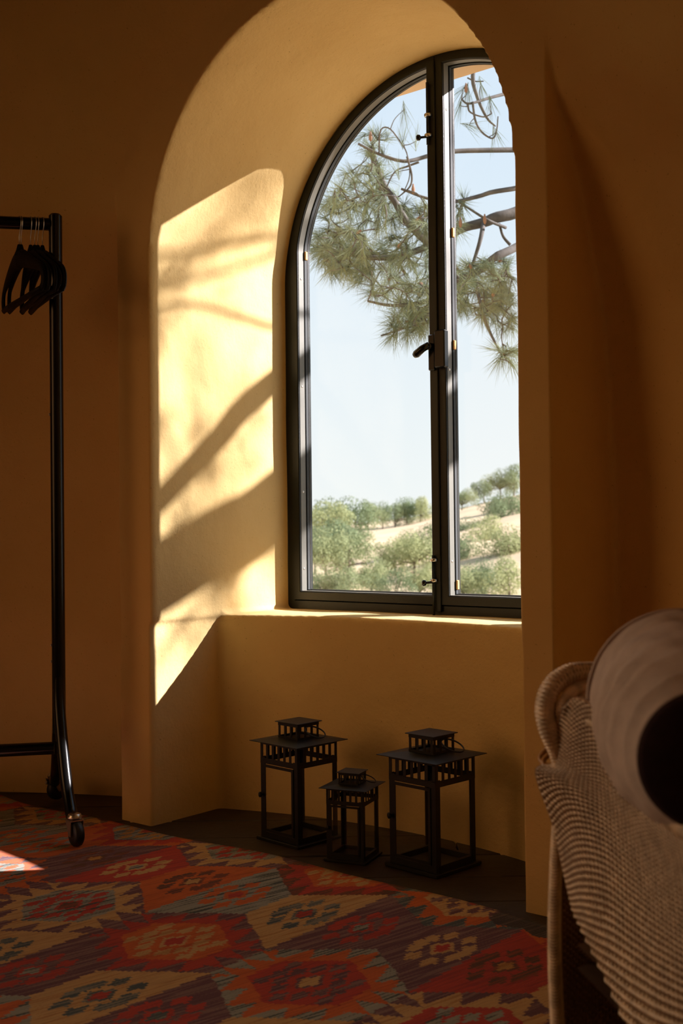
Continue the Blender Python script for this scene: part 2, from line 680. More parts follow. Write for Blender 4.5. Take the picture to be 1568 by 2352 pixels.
ring_profile([(0, FY), (.030, FY), (.033, FY + .003), (.033, FY + .05), (.045, FY + .05), (.045, FY + .075), (0, FY + .075)], None, None, SILL_Z - .002).build('window_frame', M_FRAME, win, 'angle')
GAP = 0.035
sashes = []
for (x0, x1, nm) in ((None, -.001, 'l'), (.001, None, 'r')):
    a0 = None if x0 is None else x0
    # the sash is the outline inset by GAP along the frame; the meeting edge stays on the centre line
    e0 = None if x0 is None else x0 - GAP
    e1 = None if x1 is None else x1 + GAP
    pr = [(d + GAP, y) for d, y in [(0, FY - .006), (.026, FY - .006), (.029, FY - .003), (.029, FY + .030), (.033, FY + .030),
                                    (.033, FY + .044), (.029, FY + .044), (.029, FY + .062), (0, FY + .062)]]
    s = ring_profile(pr, e0, e1, SILL_Z - .002).build('casement', M_FRAME, win, 'angle')
    sashes.append(s)
    # bright aluminium returns on both sides of the dark gasket
    g = ring_profile([(d + GAP, y) for d, y in [(.0285, FY + .031), (.0335, FY + .031), (.0335, FY + .043), (.0285, FY + .043)]], e0, e1, SILL_Z - .002)
    g.build('gasket', M_RUBBER, s, 'angle')
    for ya, yb, dd in ((FY + .002, FY + .0275, .0305), (FY + .0455, FY + .0465, .0345)):
        bd = ring_profile([(d + GAP, y) for d, y in [(.0285, ya), (dd, ya), (dd, yb), (.0285, yb)]], e0, e1, SILL_Z - .002)
        bd.build('glazing_bead', M_BEAD, s, 'angle')
    pts = outline(GAP + .028, e0, e1, SILL_Z - .002)
    m = len(pts)
    gm = MB().add([(x, FY + .0465, z) for x, z in pts] + [(x, FY + .0505, z) for x, z in pts],
                  [tuple(range(m)), tuple(range(2 * m - 1, m - 1, -1))])
    gm.build('pane', M_GLASS, s)
    # screws and wedges along the left return of each casement
    xr = (-WIN_HW + GAP + .0292) if x0 is None else (x0 + .0292)
    for z in ((0.78, 1.05, 1.42, 1.80) if x0 is None else (0.81, 1.42, 2.25)):
        MB().lathe([(.0045, -.001), (.0045, .0015), (.002, .0025)], (xr, FY + .014, z), (1, 0, 0), 10).build('screw', M_CHROME, s, True)
    for z in ((1.885,) if x0 is None else (0.735, 1.50, 1.86)):
        MB().box((xr + .004, FY + .037, z), (.010, .013, .030), 0, .002).build('wedge', M_BRASSWOOD, s)
# astragal over the meeting stiles and the fittings
sl, sr = sashes
MB().box((-.012, FY - .009, 1.53), (.030, .008, 1.76), 0, .002).build('cover_strip', M_FRAME, sl)
for zc, zk, sgn in ((.78, .745, -1), (2.20, 2.165, 1)):
    rb = MB().tube([(-.018, FY - .020, zc - .16 if sgn < 0 else zc - .06), (-.018, FY - .020, zc + .05 if sgn < 0 else zc + .14)], .0045, 8).build('bolt_rod', M_FRAME, sl, True)
    for dz in (-.03, .035):
        MB().tube([(-.030, FY - .014, zc + dz), (-.026, FY - .024, zc + dz), (-.018, FY - .027, zc + dz), (-.010, FY - .024, zc + dz), (-.006, FY - .014, zc + dz)], .006, 6, flat=.35).build('bolt_guide', M_CHROME, sl, True)
    MB().tube([(-.018, FY - .022, zk), (-.036, FY - .036, zk - .002)], .004, 8).lathe([(.003, 0), (.009, .004), (.010, .012), (.005, .016)], (-.034, FY - .034, zk - .002), (-.75, -.65, -.05), 12).build('bolt_knob', M_BLACKMETAL, sl, True)
# lock case and lever
MB().box((.022, FY - .018, 1.482), (.040, .026, .120), 0, .004).build('lock_case', M_BLACKMETAL, sr, 'angle')
MB().box((-.014, FY - .016, 1.475), (.026, .012, .115), 0, .003).build('lock_keep', M_BLACKMETAL, sl, 'angle')
MB().lathe([(.012, 0), (.012, .022), (.008, .028)], (-.012, FY - .018, 1.492), (0, -1, 0), 16).tube([(-.010, FY - .040, 1.496), (-.030, FY - .046, 1.486), (-.052, FY - .050, 1.470), (-.060, FY - .050, 1.466)], [.011, .012, .013, .009], 12).build('lever_handle', M_BLACKMETAL, sl, True)

# eave of the tower roof outside, just above the window
ev = MB().box((0.6, 0.772, 2.56), (6.4, 0.10, 0.284), 0, .008)
tag(ev.build('trim_1', M_EAVE), kind='structure')

# ------------------------------------------------------------------ kilim rug
RUG_X0, RUG_X1, RUG_Y0, RUG_Y1 = -1.45, 1.25, -2.35, -0.035


def kilim_image():
    res = 0.0022
    nx, ny = int((RUG_X1 - RUG_X0) / res), int((RUG_Y1 - RUG_Y0) / res)
    X, Y = np.meshgrid(np.linspace(RUG_X0, RUG_X1, nx), np.linspace(RUG_Y0, RUG_Y1, ny))
    a = math.radians(12)
    U = X * math.cos(a) - Y * math.sin(a)      # across the wefts
    V = X * math.sin(a) + Y * math.cos(a)      # along the wefts
    r0 = np.random.default_rng(5)

    def n1(scale, seed):
        g = np.random.default_rng(seed).random(4096)
        def f(t):
            t = t / scale + 1000
            k = np.floor(t).astype(int)
            s = t - k
            return g[k % 4096] * (1 - s) + g[(k + 1) % 4096] * s
        return f

    def n2(su, sv, seed):
        g = np.random.default_rng(seed).random((512, 512))
        def f(u, v):
            u = u / su + 2000
            v = v / sv + 2000
            i, j = np.floor(u).astype(int), np.floor(v).astype(int)
            s, t = u - i, v - j
            return ((g[i % 512, j % 512] * (1 - s) + g[(i + 1) % 512, j % 512] * s) * (1 - t) + (g[i % 512, (j + 1) % 512] * (1 - s) + g[(i + 1) % 512, (j + 1) % 512] * s) * t)
        return f
    # slightly wandering drawing, stepped in whole warps like slit tapestry
    q_ = .0085
    Uq = (np.floor(U / q_) + .5) * q_
    Vq = V + .012 * (n2(q_, .05, 2)(Uq, V) - .5)
    Xq = Uq * math.cos(a) + Vq * math.sin(a)
    Yq = -Uq * math.sin(a) + Vq * math.cos(a)
    Xw = Xq + .012 * (n2(.25, .25, 1)(X, Y) - .5)
    Yw = Yq + .030 * (n2(.3, .3, 3)(X, Y) - .5)
    P, R = .387, .3075
    X00, Y00 = .342, -.333
    # honeycomb cell: nearest centre in a metric that gives pointed hexagons
    best = np.full(X.shape, 9.0)
    LX, LY, CI, CJ = (np.zeros(X.shape) for _ in range(4))
    for j in range(-8, 3):
        for i in range(-8, 4):
            cx = X00 + (i + (.5 if j % 2 else 0)) * P
            cy = Y00 + j * R
            dx, dy = (Xw - cx) / P * 2, (Yw - cy) / R
            h = np.maximum(np.abs(dx), np.abs(dy) * 1.382 + np.abs(dx) * .618)
            q = h < best
            best = np.where(q, h, best)
            LX, LY = np.where(q, dx, LX), np.where(q, dy, LY)
            CI, CJ = np.where(q, i, CI), np.where(q, j, CJ)
    C = {'red': (.42, .035, .022), 'orange': (.52, .105, .018), 'cream': (.50, .30, .115), 'purple': (.115, .040, .055), 'grey': (.27, .27, .22),
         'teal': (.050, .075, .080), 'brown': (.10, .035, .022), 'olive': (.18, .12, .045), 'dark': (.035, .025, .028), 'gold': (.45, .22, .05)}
    names = list(C)
    idx = {n: k for k, n in enumerate(names)}
    pal = np.array([C[n] for n in names])
    out = np.zeros(X.shape, int)
    # halves: (field, motif, motif2), rings: (ring A, ring B, field, motif, heart)
    halves = {(0, 0): (('cream', 'teal', 'red'), ('purple', 'red', 'grey')),
              (1, 0): (('purple', 'cream', 'red'), ('red', 'brown', 'gold')),
              (-1, 0): (('orange', 'brown', 'cream'), ('grey', 'orange', 'red')),
              (-2, 0): (('purple', 'brown', 'gold'), ('red', 'cream', 'grey')),
              (-3, 0): (('grey', 'orange', 'cream'), ('orange', 'grey', 'red')),
              (0, -2): (('cream', 'teal', 'red'), ('purple', 'red', 'teal')),
              (-1, -2): (('cream', 'teal', 'red'), ('purple', 'red', 'grey'))}
    rings = {(0, -1): ('orange', 'grey', 'red', 'purple', 'cream'), (-1, -1): ('red', 'purple', 'orange', 'cream', 'red'),
             (-2, -1): ('cream', 'purple', 'grey', 'red', 'brown'), (1, -1): ('cream', 'purple', 'red', 'grey', 'gold'),
             (-3, -1): ('orange', 'purple', 'grey', 'orange', 'cream'),
             (-1, 1): ('red', 'brown', 'orange', 'cream', 'red'), (0, 1): ('orange', 'teal', 'cream', 'purple', 'red'),
             (-2, 1): ('cream', 'purple', 'grey', 'red', 'brown'), (-3, 1): ('red', 'orange', 'grey', 'gold', 'red')}
    rk = list(rings.values())
    hk = list(halves.values())
    for j in range(-8, 3):
        for i in range(-8, 4):
            q = (CI == i) & (CJ == j)
            if not q.any():
                continue
            x, y, h = LX[q], LY[q], best[q]
            xm, ym = x * P / 2, y * R                 # metres from the centre

            def petals(xa, ya, spots, pa, pb):
                k_ = np.zeros(xa.shape, bool)
                for ox, oy in spots:
                    k_ |= (np.abs(xa - ox) / pa + np.abs(ya - oy) / pb) < 1
                return k_
            if j % 2 == 0:
                hv = halves.get((i, j)) or hk[(i * 3 + j * 5) % len(hk)]
                res_ = np.zeros(x.shape, int)
                for side in (0, 1):
                    fld, mo, he = hv[side]
                    s = (x >= 0) if side else (x < 0)
                    xa = np.where(s, np.abs(xm), 0) - .082
                    k = np.full(x.shape, idx[fld])
                    k = np.where(petals(xa, ym, [(-.050, .030), (-.050, -.030), (.050, .030), (.050, -.030), (-.022, .078), (-.022, -.078), (.026, .072), (.026, -.072), (-.056, .0), (.056, .0)], .0185, .033), idx[mo], k)
                    k = np.where(petals(xa, ym, [(0, 0)], .032, .046), idx[mo], k)
                    k = np.where(petals(xa, ym, [(0, 0)], .019, .030), idx[he], k)
                    res_ = np.where(s, k, res_)
                out[q] = res_
            else:
                A, B, fld, mo, he = rings.get((i, j)) or rk[(i * 3 + j * 5) % len(rk)]
                k = np.full(x.shape, idx[A])
                dep = (1 - h) / .36
                flank = np.abs(x) > (np.abs(y) * 1.382 + np.abs(x) * .618)
                t1 = np.abs(((y * 5.2 + 100.25) % 1) - .5) * 2
                t2 = np.abs(((x * 3.1 + 100.25) % 1) - .5) * 2
                tooth = np.where(flank, t1, t2)
                k = np.where(tooth > dep * 1.05 + .05, idx[B], k)
                inn = h < .62
                k = np.where(inn, idx[fld], k)
                k = np.where(inn & petals(np.abs(xm), np.abs(ym), [(.052, .028), (.030, .064), (.0, .094), (.076, .0), (.084, .050)], .0155, .032), idx[mo], k)
                k = np.where(petals(xm, ym, [(0, 0)], .034, .048), idx[mo], k)
                k = np.where(petals(xm, ym, [(0, 0)], .024, .036), idx[he], k)
                out[q] = k
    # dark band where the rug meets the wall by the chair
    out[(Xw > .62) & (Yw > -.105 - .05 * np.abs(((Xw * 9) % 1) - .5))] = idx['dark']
    col = pal[out]
    # abrash: streaks of another yarn in the same shed
    st = n2(.0028, .09, 21)(U, V)
    st2 = n2(.005, .16, 22)(U, V)
    second = {'purple': ((.20, .11, .10), .46), 'grey': ((.045, .06, .055), .40), 'cream': ((.40, .20, .06), .36), 'red': ((.30, .022, .022), .38), 'orange': ((.42, .075, .014), .35),
              'teal': ((.20, .19, .15), .42), 'brown': ((.22, .045, .02), .45), 'olive': ((.25, .06, .02), .42), 'dark': ((.09, .06, .05), .4), 'gold': ((.35, .15, .03), .4)}
    for nme, (c2, th) in second.items():
        q = out == idx[nme]
        s = np.clip((st[q] * .65 + st2[q] * .35 - (1 - th) + .05) / .08, 0, 1)[:, None]
        col[q] = col[q] * (1 - s) + np.array(c2) * s
    col *= 1.14 * (0.86 + .28 * n2(.0024, .02, 23)(U, V))[..., None]
    col *= (0.9 + .2 * n2(.4, .4, 24)(X, Y))[..., None]
    im = bpy.data.images.new('kilim_pattern', nx, ny, alpha=False, float_buffer=True)
    im.colorspace_settings.name = 'Linear Rec.709'
    px = np.ones((ny, nx, 4), np.float32)
    px[..., :3] = np.clip(col, 0, 1)
    im.pixels.foreach_set(px.ravel())
    im.update()
    im.pack()
    return im


def rug():
    m, nt, b = nodes_of('kilim_wool')
    b.inputs['Roughness'].default_value = 0.95
    b.inputs['Specular IOR Level'].default_value = 0.1
    b.inputs['Sheen Weight'].default_value = 0.15
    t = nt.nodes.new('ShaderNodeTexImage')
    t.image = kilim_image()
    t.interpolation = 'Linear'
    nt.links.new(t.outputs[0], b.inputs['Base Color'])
    n = add_noise(nt, 1.0, 3, .6, 'Object', (420, 40, 40))
    bp = nt.nodes.new('ShaderNodeBump')
    bp.inputs['Strength'].default_value = .5
    bp.inputs['Distance'].default_value = .002
    nt.links.new(n.outputs['Fac'], bp.inputs['Height'])
    nt.links.new(bp.outputs[0], b.inputs['Normal'])
    nu, nv = 120, 96
    pts, uv = [], []
    for j in range(nv):
        for i in range(nu):
            u, v = i / (nu - 1), j / (nv - 1)
            x, y = lerp(RUG_X0, RUG_X1, u), lerp(RUG_Y0, RUG_Y1, v)
            e = v ** 8
            y2 = y + e * .016 * (math.cos(x * 3.4 + .3) - .3) - e * .012 * math.sin(x * 9)
            z = .005 + .0022 * math.sin(x * 7 + y * 3) * math.sin(y * 5 + 1) + .0022 * math.sin(x * 2.3 - y * 6)
            pts.append((x, y2, max(z, .003)))
            uv.append((u, v))
    mb = MB().grid(pts, nu, nv)
    o = mb.build('kilim_rug', m, None, True)
    l = o.data.uv_layers.new(name='uv')
    li = np.zeros(len(o.data.loops), int)
    o.data.loops.foreach_get('vertex_index', li)
    l.data.foreach_set('uv', np.array(uv)[li].ravel())
    sd = o.modifiers.new('thick', 'SOLIDIFY')
    sd.thickness = .004
    sd.offset = -1
    tag(o, 'flat-woven kilim rug of red, orange, cream and purple hexagons on the dark floor', 'rug')


rug()

# ------------------------------------------------------------------ lanterns


def make_lantern():
    L = thing('lantern', (0, 0, 0))
    a = 0.0915                       # half side of base and roof
    b = 0.080                        # half side of the body
    bm_ = MB()
    bm_.box((0, 0, .005), (2 * a, 2 * a, .010), 0, .002)
    bm_.local('base_plate', M_LANTERN, L)
    st = MB()
    for sx, sy, lx, ly in ((0, -1, 2 * b, .012), (0, 1, 2 * b, .012), (-1, 0, .012, 2 * b - .026), (1, 0, .012, 2 * b - .026)):
        st.box((sx * (b - .006), sy * (b - .006), .018), (lx, ly, .016))
    st.local('base_rim', M_LANTERN, L)
    MB().box((0, 0, .0125), (2 * b - .04, 2 * b - .04, .004), 0, .001).local('candle_tray', M_LANTERN, L)
    for sx in (-1, 1):
        for sy in (-1, 1):
            p = MB()
            p.box((sx * (b - .009), sy * (b - .001), .135), (.018, .002, .218))
            p.box((sx * (b - .001), sy * (b - .010), .135), (.002, .016, .218))
            p.local('post', M_LANTERN, L)
    slat = MB().box((0, 0, 0), (.0095, .0016, .040)).mesh('slat', M_LANTERN)
    slat2 = MB().box((0, 0, 0), (.0075, .0016, .030)).mesh('slat', M_LANTERN)

    def slotted(name, half, z0, z1, rail_b, rail_t, count, me):
        c = MB()
        for q in range(4):
            ca, sa = round(math.cos(q * math.pi / 2)), round(math.sin(q * math.pi / 2))
            for z, h in ((z0 + rail_b / 2, rail_b), (z1 - rail_t / 2, rail_t)):
                cx, cy = (0, -half)
                c.box((cx * ca - cy * sa, cx * sa + cy * ca, z), (2 * half if q % 2 == 0 else .0016, .0016 if q % 2 == 0 else 2 * half, h))
        co = c.local(name, M_LANTERN, L)
        pit = (2 * half - .010) / (count - 1)
        for q in range(4):
            for k in range(count):
                x = -half + .005 + k * pit
                s = bpy.data.objects.new('slat', me)
                scene.collection.objects.link(s)
                s.parent = co
                ca, sa = math.cos(q * math.pi / 2), math.sin(q * math.pi / 2)
                s.location = (x * ca + half * sa, x * sa - half * ca, (z0 + rail_b + z1 - rail_t) / 2)
                s.rotation_euler = (0, 0, q * math.pi / 2)
                s.scale = (1, 1, (z1 - z0 - rail_b - rail_t + .004) / (.040 if me is slat else .030))
        return co
    slotted('collar', b, .226, .292, .016, .010, 7, slat)
    r = MB()                          # roof sheet, drooping slightly to its edge
    pts = [(-a - .012, -a - .012, .291), (a + .012, -a - .012, .291), (a + .012, a + .012, .291), (-a - .012, a + .012, .291)]
    r.add(pts + [(x, y, z + .0018) for x, y, z in pts] + [(-.04, -.04, .3005), (.04, -.04, .3005), (.04, .04, .3005), (-.04, .04, .3005)],
          [(3, 2, 1, 0)] + [(i, (i + 1) % 4, 4 + (i + 1) % 4, 4 + i) for i in range(4)] + [(4 + i, 4 + (i + 1) % 4, 8 + (i + 1) % 4, 8 + i) for i in range(4)] + [(8, 9, 10, 11)])
    r.local('roof_plate', M_LANTERN, L)
    slotted('chimney', .0425, .298, .345, .008, .008, 4, slat2)
    MB().box((0, 0, .3475), (.100, .100, .0024), 0, .0008).local('cap_plate', M_LANTERN, L)
    ring = [(.043 + .040 * (1 - math.cos(t)) / 1.4, .030 * math.sin(t), .336 - .026 * (1 - math.cos(t)) / 2) for t in np.linspace(0, 2 * math.pi, 29)[:-1]]
    MB().tube(ring, .0022, 6, True).local('ring_handle', M_LANTERN, L, True)
    for q in range(4):
        ca, sa = math.cos(q * math.pi / 2), math.sin(q * math.pi / 2)
        o = MB().box((0, 0, 0), (2 * b - .036, .0016, .196)).local('glass_pane', M_LGLASS, L)
        o.location = ((b - .004) * sa, -(b - .004) * ca, .126)
        o.rotation_euler = (0, 0, q * math.pi / 2)
    # door leaf frame on the -y face, with a little latch
    d = MB()
    w = 2 * b - .040
    for x in (-w / 2, w / 2):
        d.box((x, -b - .002, .126), (.008, .002, .196))
    for z in (.032, .220):
        d.box((0, -b - .002, z), (w + .008, .002, .008))
    dl = d.local('door_frame', M_LANTERN, L)
    MB().lathe([(.003, 0), (.003, .006), (.008, .008), (.008, .014), (.004, .016)], (-w / 2 - .004, -b - .003, .135), (-.5, -.85, 0), 12).local('latch_knob', M_LANTERN, dl, True)
    return L


lan = make_lantern()
ang = math.atan2(RIGHT0.y, RIGHT0.x)
lan.location = (-.204, .170, 0)
lan.rotation_euler = (0, 0, ang - math.radians(45))
tag(lan, 'tall black metal lantern standing left of the smallest lantern, in the niche', 'lantern', 'candle lanterns in the niche')
l2 = copy_tree(lan)
l2.location = (.265, .186, 0)
l2.scale = (1.03,) * 3
tag(l2, 'tall black metal lantern standing right of the smallest lantern, nearest the camera', 'lantern', 'candle lanterns in the niche')
l3 = copy_tree(lan)
l3.location = (.046, .112, 0)
l3.rotation_euler = (0, 0, ang - math.radians(23.6))
l3.scale = (.69,) * 3
tag(l3, 'smallest black metal lantern, standing between the two taller ones', 'lantern', 'candle lanterns in the niche')
# ------------------------------------------------------------------ clothes rack and hangers
D_POLE = 3.55
pole_base = at(132, 1220, D_POLE)
near_c, far_c = on_floor(166, 1938, .006), on_floor(119, 1835, .006)
rack = thing('clothes_rack', (pole_base.x, pole_base.y, 0.006), 'black tubular clothes rack on chrome castors beside the window niche, carrying hangers', 'clothes rack')
BAR = (RIGHT0 * .98 + FWD0 * .198).normalized()
FOOT = Vector((far_c.x - near_c.x, far_c.y - near_c.y, 0))
z_top = at(132, 489, D_POLE).z
z_bar, z_low = at(120, 513, D_POLE).z, at(120, 1716, D_POLE).z
RACK_L = 1.15
pb = Vector((pole_base.x, pole_base.y, 0))


def vec(p, z):
    return Vector((p.x, p.y, z))


for e in (0, 1):
    off = BAR * (-RACK_L * e)
    b0 = pb + off
    MB().tube([vec(b0, .30), vec(b0, z_top - .006), vec(b0, z_top)], [.0205, .0205, .015], 16).build('post', M_BLACKMETAL, rack, 'angle')
    for c, sgn in ((near_c, -1), (far_c, 1)):
        foot = vec(Vector((c.x, c.y, 0)) + off, .082)
        k1 = lerp(vec(b0, .20), foot, .35)
        leg = catmull([vec(b0, .58), vec(b0, .48) + FOOT * (sgn * .004), vec(b0, .37) + FOOT * (sgn * .030), lerp(vec(b0, .26), foot, .42), lerp(vec(b0, .11), foot, .80), foot], 22)
        MB().tube(leg, [.0180 if i > 5 else .0145 + .0007 * i for i in range(22)], 16).build('leg', M_BLACKMETAL, rack, True)
        cx = thing('castor', (foot.x - rack.location.x, foot.y - rack.location.y, 0))
        cx.parent = rack
        fx, fy = foot.x, foot.y
        yaw = math.radians(34) + (1.9 if sgn > 0 else 0)
        ax = Vector((math.cos(ang + yaw), math.sin(ang + yaw), 0))     # wheel axle
        fw = Vector((-ax.y, ax.x, 0))
        wc = Vector((fx, fy, .042)) + fw * -.012 + ax * 0
        MB().lathe([(.012, -.014), (.030, -.014), (.035, -.010), (.0362, 0), (.035, .010), (.030, .014), (.012, .014)], wc, ax, 28).build('wheel', M_TYRE, cx, True)
        fk = MB()
        for s in (-1, 1):
            q = wc + ax * (s * .0185)
            up = Vector((fx, fy, .080)) + ax * (s * .0185)
            prof = [q + fw * .008 + Vector((0, 0, -.006)), q - fw * .008 + Vector((0, 0, -.006)), up - fw * .019, up + fw * .019]
            fk.add(prof + [p + ax * (s * .0025) for p in prof], [(0, 1, 2, 3), (7, 6, 5, 4)] + [(i, (i + 1) % 4, 4 + (i + 1) % 4, 4 + i) for i in range(4)])
        fk.box((fx, fy, .080), (.042, .038, .0035), ang + yaw)
        fk.build('fork', M_CHROME, cx)
        MB().lathe([(.021, .080), (.022, .086), (.019, .089), (.019, .092), (.012, .095)], (fx, fy, .004), (0, 0, 1), 24).build('swivel_plate', M_CHROME, cx, True)
        MB().tube([wc + fw * .030 + Vector((0, 0, .022)), wc + fw * .046 + Vector((0, 0, .030))], [.004, .006], 8, flat=.4).build('brake_tab', M_CHROME, cx, True)
MB().tube([vec(pb, z_bar) - BAR * (RACK_L + .01), vec(pb, z_bar) - BAR * .015], .0195, 16).build('hanging_bar', M_BLACKMETAL, rack, 'angle')
MB().tube([vec(pb, z_low) - BAR * (RACK_L + .01), vec(pb, z_low) - BAR * .015], .0195, 16).build('lower_bar', M_BLACKMETAL, rack, 'angle')
for z in (1.28, .57, .52):
    MB().lathe([(.004, 0), (.0045, .002), (.002, .004)], vec(pb, z) - BAR * .0205, tuple(-BAR), 10).build('rivet', M_CHROME, rack, True)


def make_hanger(first):
    h = thing('coat_hanger', (0, 0, 0))
    pts = []
    for t in np.linspace(-.25 * math.pi, 1.12 * math.pi, 18):      # crook over the bar
        pts.append((.0215 * math.cos(t), 0, .0215 * math.sin(t)))
    pts = pts[::-1]
    pts = [(p[0], p[1], p[2]) for p in pts] + [(.004, 0, -.034), (0, 0, -.042), (0, 0, -.085)]
    MB().tube(pts, .0014, 6).local('hook', M_CHROME, h, True)
    half = catmull([(0, 0, -.112), (.035, 0, -.116), (.09, 0, -.134), (.15, 0, -.156), (.196, 0, -.176), (.212, 0, -.200), (.210, 0, -.224), (.196, 0, -.236)], 24)
    other = [Vector((-p.x, p.y, p.z)) for p in half]
    loop = other[::-1] + half[1:]
    loop = [(p.x, .012 * (abs(p.x) / .21) ** 2, p.z) for p in loop]
    R = [.012 + .018 * (1 - min(1, abs(p[0]) / .19)) for p in loop]
    MB().tube(loop, R, 8, False, True, .5).lathe([(.016, -.100), (.010, -.085), (.005, -.066)], (0, 0, 0), (0, 0, 1), 12).local('shoulder', M_HANGER, h, True)
    MB().tube([(-.198, .010, -.236), (-.1, .002, -.2375), (.1, .002, -.2375), (.198, .010, -.236)], .0085, 8).local('trouser_bar', M_HANGER, h, True)
    return h


hang = make_hanger(True)
HDIR = RIGHT0 * .45 - FWD0 * .89
hz = math.atan2(HDIR.y, HDIR.x)
ordinal = ['hanger farthest left on the bar', 'second hanger from the left', 'third hanger from the left', 'third hanger counted from the post', 'second hanger counted from the post', 'hanger nearest the post']
for i, px in enumerate((52, 56, 77, 86, 93, 103)):
    o = hang if i == 0 else copy_tree(hang)
    dist = (132 - px) / F_PX * D_POLE * 1.012
    p = vec(pb, z_bar) - BAR * dist
    o.location = (p.x, p.y, z_bar - .0005)
    o.rotation_euler = (0, 0, hz + (0.10, .04, -.02, .05, -.04, .02)[i])
    tag(o, ('black coat hanger with steel hook, ' + ordinal[i]), 'hanger', 'black hangers on the clothes rack')

# ------------------------------------------------------------------ wicker armchair
chair_org = at(1450, 1220, 1.35)
chair = thing('wicker_armchair', (chair_org.x, chair_org.y, 0.006), 'tan woven wicker armchair at the right edge with a brown cushion on its back', 'armchair')


def surface(ctrl):
    """ctrl: list of columns of points -> function S(u, v), u across the columns"""
    cols = [[at(*p) for p in col] for col in ctrl]

    def S(nu, nv):
        dense = [catmull(c, nv) for c in cols]
        return [catmull([dense[k][j] for k in range(len(cols))], nu) for j in range(nv)]
    return S


def weave(name, S, rows, stakes, rad=.0027, amp=.0026, per=4, lining=True, stake_rad=.0040, flip=1.0, strand=None):
    nu = stakes * per + 1
    g = S(nu, rows)
    N = [[None] * nu for _ in range(rows)]
    for j in range(rows):
        for i in range(nu):
            du = g[j][min(i + 1, nu - 1)] - g[j][max(i - 1, 0)]
            dv = g[min(j + 1, rows - 1)][i] - g[max(j - 1, 0)][i]
            nn = du.cross(dv)
            nn = nn.normalized() if nn.length > 1e-9 else Vector((0, 0, 1))
            if nn.dot(CAM - g[j][i]) < 0:
                nn = -nn
            N[j][i] = nn * flip
    mbw = MB()
    for j in range(rows):
        ph = math.pi * (j % 2)
        j2, j1 = min(j + 1, rows - 1), max(j - 1, 0)
        path = [g[j][i] + N[j][i] * (amp * math.sin(math.pi * i / per + ph)) + Vector((rng.uniform(-1, 1), rng.uniform(-1, 1), rng.uniform(-1, 1))) * .0003 for i in range(nu)]
        k_ = rng.uniform(.43, .52)
        mbw.tube(path, [min(rad, (g[j2][i] - g[j1][i]).length / (j2 - j1) * k_) for i in range(nu)], 6)
    w = mbw.build(name, strand or M_WICKER, chair, True)
    w['kind'] = 'stuff'
    mbs = MB()
    for k in range(stakes + 1):
        i = min(k * per, nu - 1)
        mbs.tube([g[j][i] for j in range(0, rows)], stake_rad, 5)
    s = mbs.build('stakes', M_STAKE, w, True)
    s['kind'] = 'stuff'
    if lining:
        mbl = MB()
        pts = [g[j][i] - N[j][i] * .009 for j in range(rows) for i in range(nu)]
        mbl.grid(pts, nu, rows)
        mbl.build('lining', M_WICKERDARK, w, True)
    return w, g


body_ctrl = [
    [(1290, 1622, 1.50), (1276, 1694, 1.53), (1262, 1755, 1.55), (1226, 1772, 1.57), (1262, 1885, 1.56), (1284, 1985, 1.54), (1306, 2085, 1.52)],
    [(1318, 1604, 1.485), (1312, 1692, 1.49), (1306, 1760, 1.50), (1292, 1800, 1.51), (1312, 1900, 1.50), (1326, 2020, 1.48), (1336, 2150, 1.46)],
    [(1362, 1630, 1.43), (1368, 1715, 1.43), (1370, 1790, 1.43), (1372, 1860, 1.43), (1378, 1960, 1.42), (1384, 2090, 1.41), (1388, 2258, 1.40)],
    [(1412, 1718, 1.34), (1424, 1790, 1.34), (1434, 1865, 1.34), (1440, 1950, 1.34), (1446, 2060, 1.33), (1448, 2200, 1.32), (1450, 2400, 1.31)],
    [(1470, 1815, 1.25), (1488, 1880, 1.25), (1500, 1955, 1.25), (1508, 2050, 1.25), (1512, 2160, 1.24), (1514, 2320, 1.23), (1516, 2550, 1.22)],
    [(1540, 1893, 1.16), (1562, 1955, 1.16), (1576, 2040, 1.16), (1584, 2140, 1.16), (1590, 2260, 1.15), (1594, 2430, 1.14), (1596, 2680, 1.13)],
    [(1640, 1950, 1.08), (1662, 2015, 1.08), (1676, 2110, 1.08), (1684, 2220, 1.08), (1690, 2340, 1.07), (1694, 2520, 1.06), (1696, 2800, 1.05)],
    [(1780, 2000, 1.00), (1800, 2070, 1.00), (1812, 2170, 1.00), (1820, 2290, 1.00), (1826, 2420, 1.00), (1830, 2620, .99), (1832, 2900, .98)],
]
body, bg = weave('woven_side', surface(body_ctrl), 98, 50, .0036, .0040)
# rolled rim along the top of the arm
rim_path = [(1345, 1655, 1.43), (1395, 1690, 1.36), (1432, 1752, 1.30), (1478, 1824, 1.24), (1545, 1890, 1.16), (1642, 1946, 1.08), (1782, 1996, 1.00)]


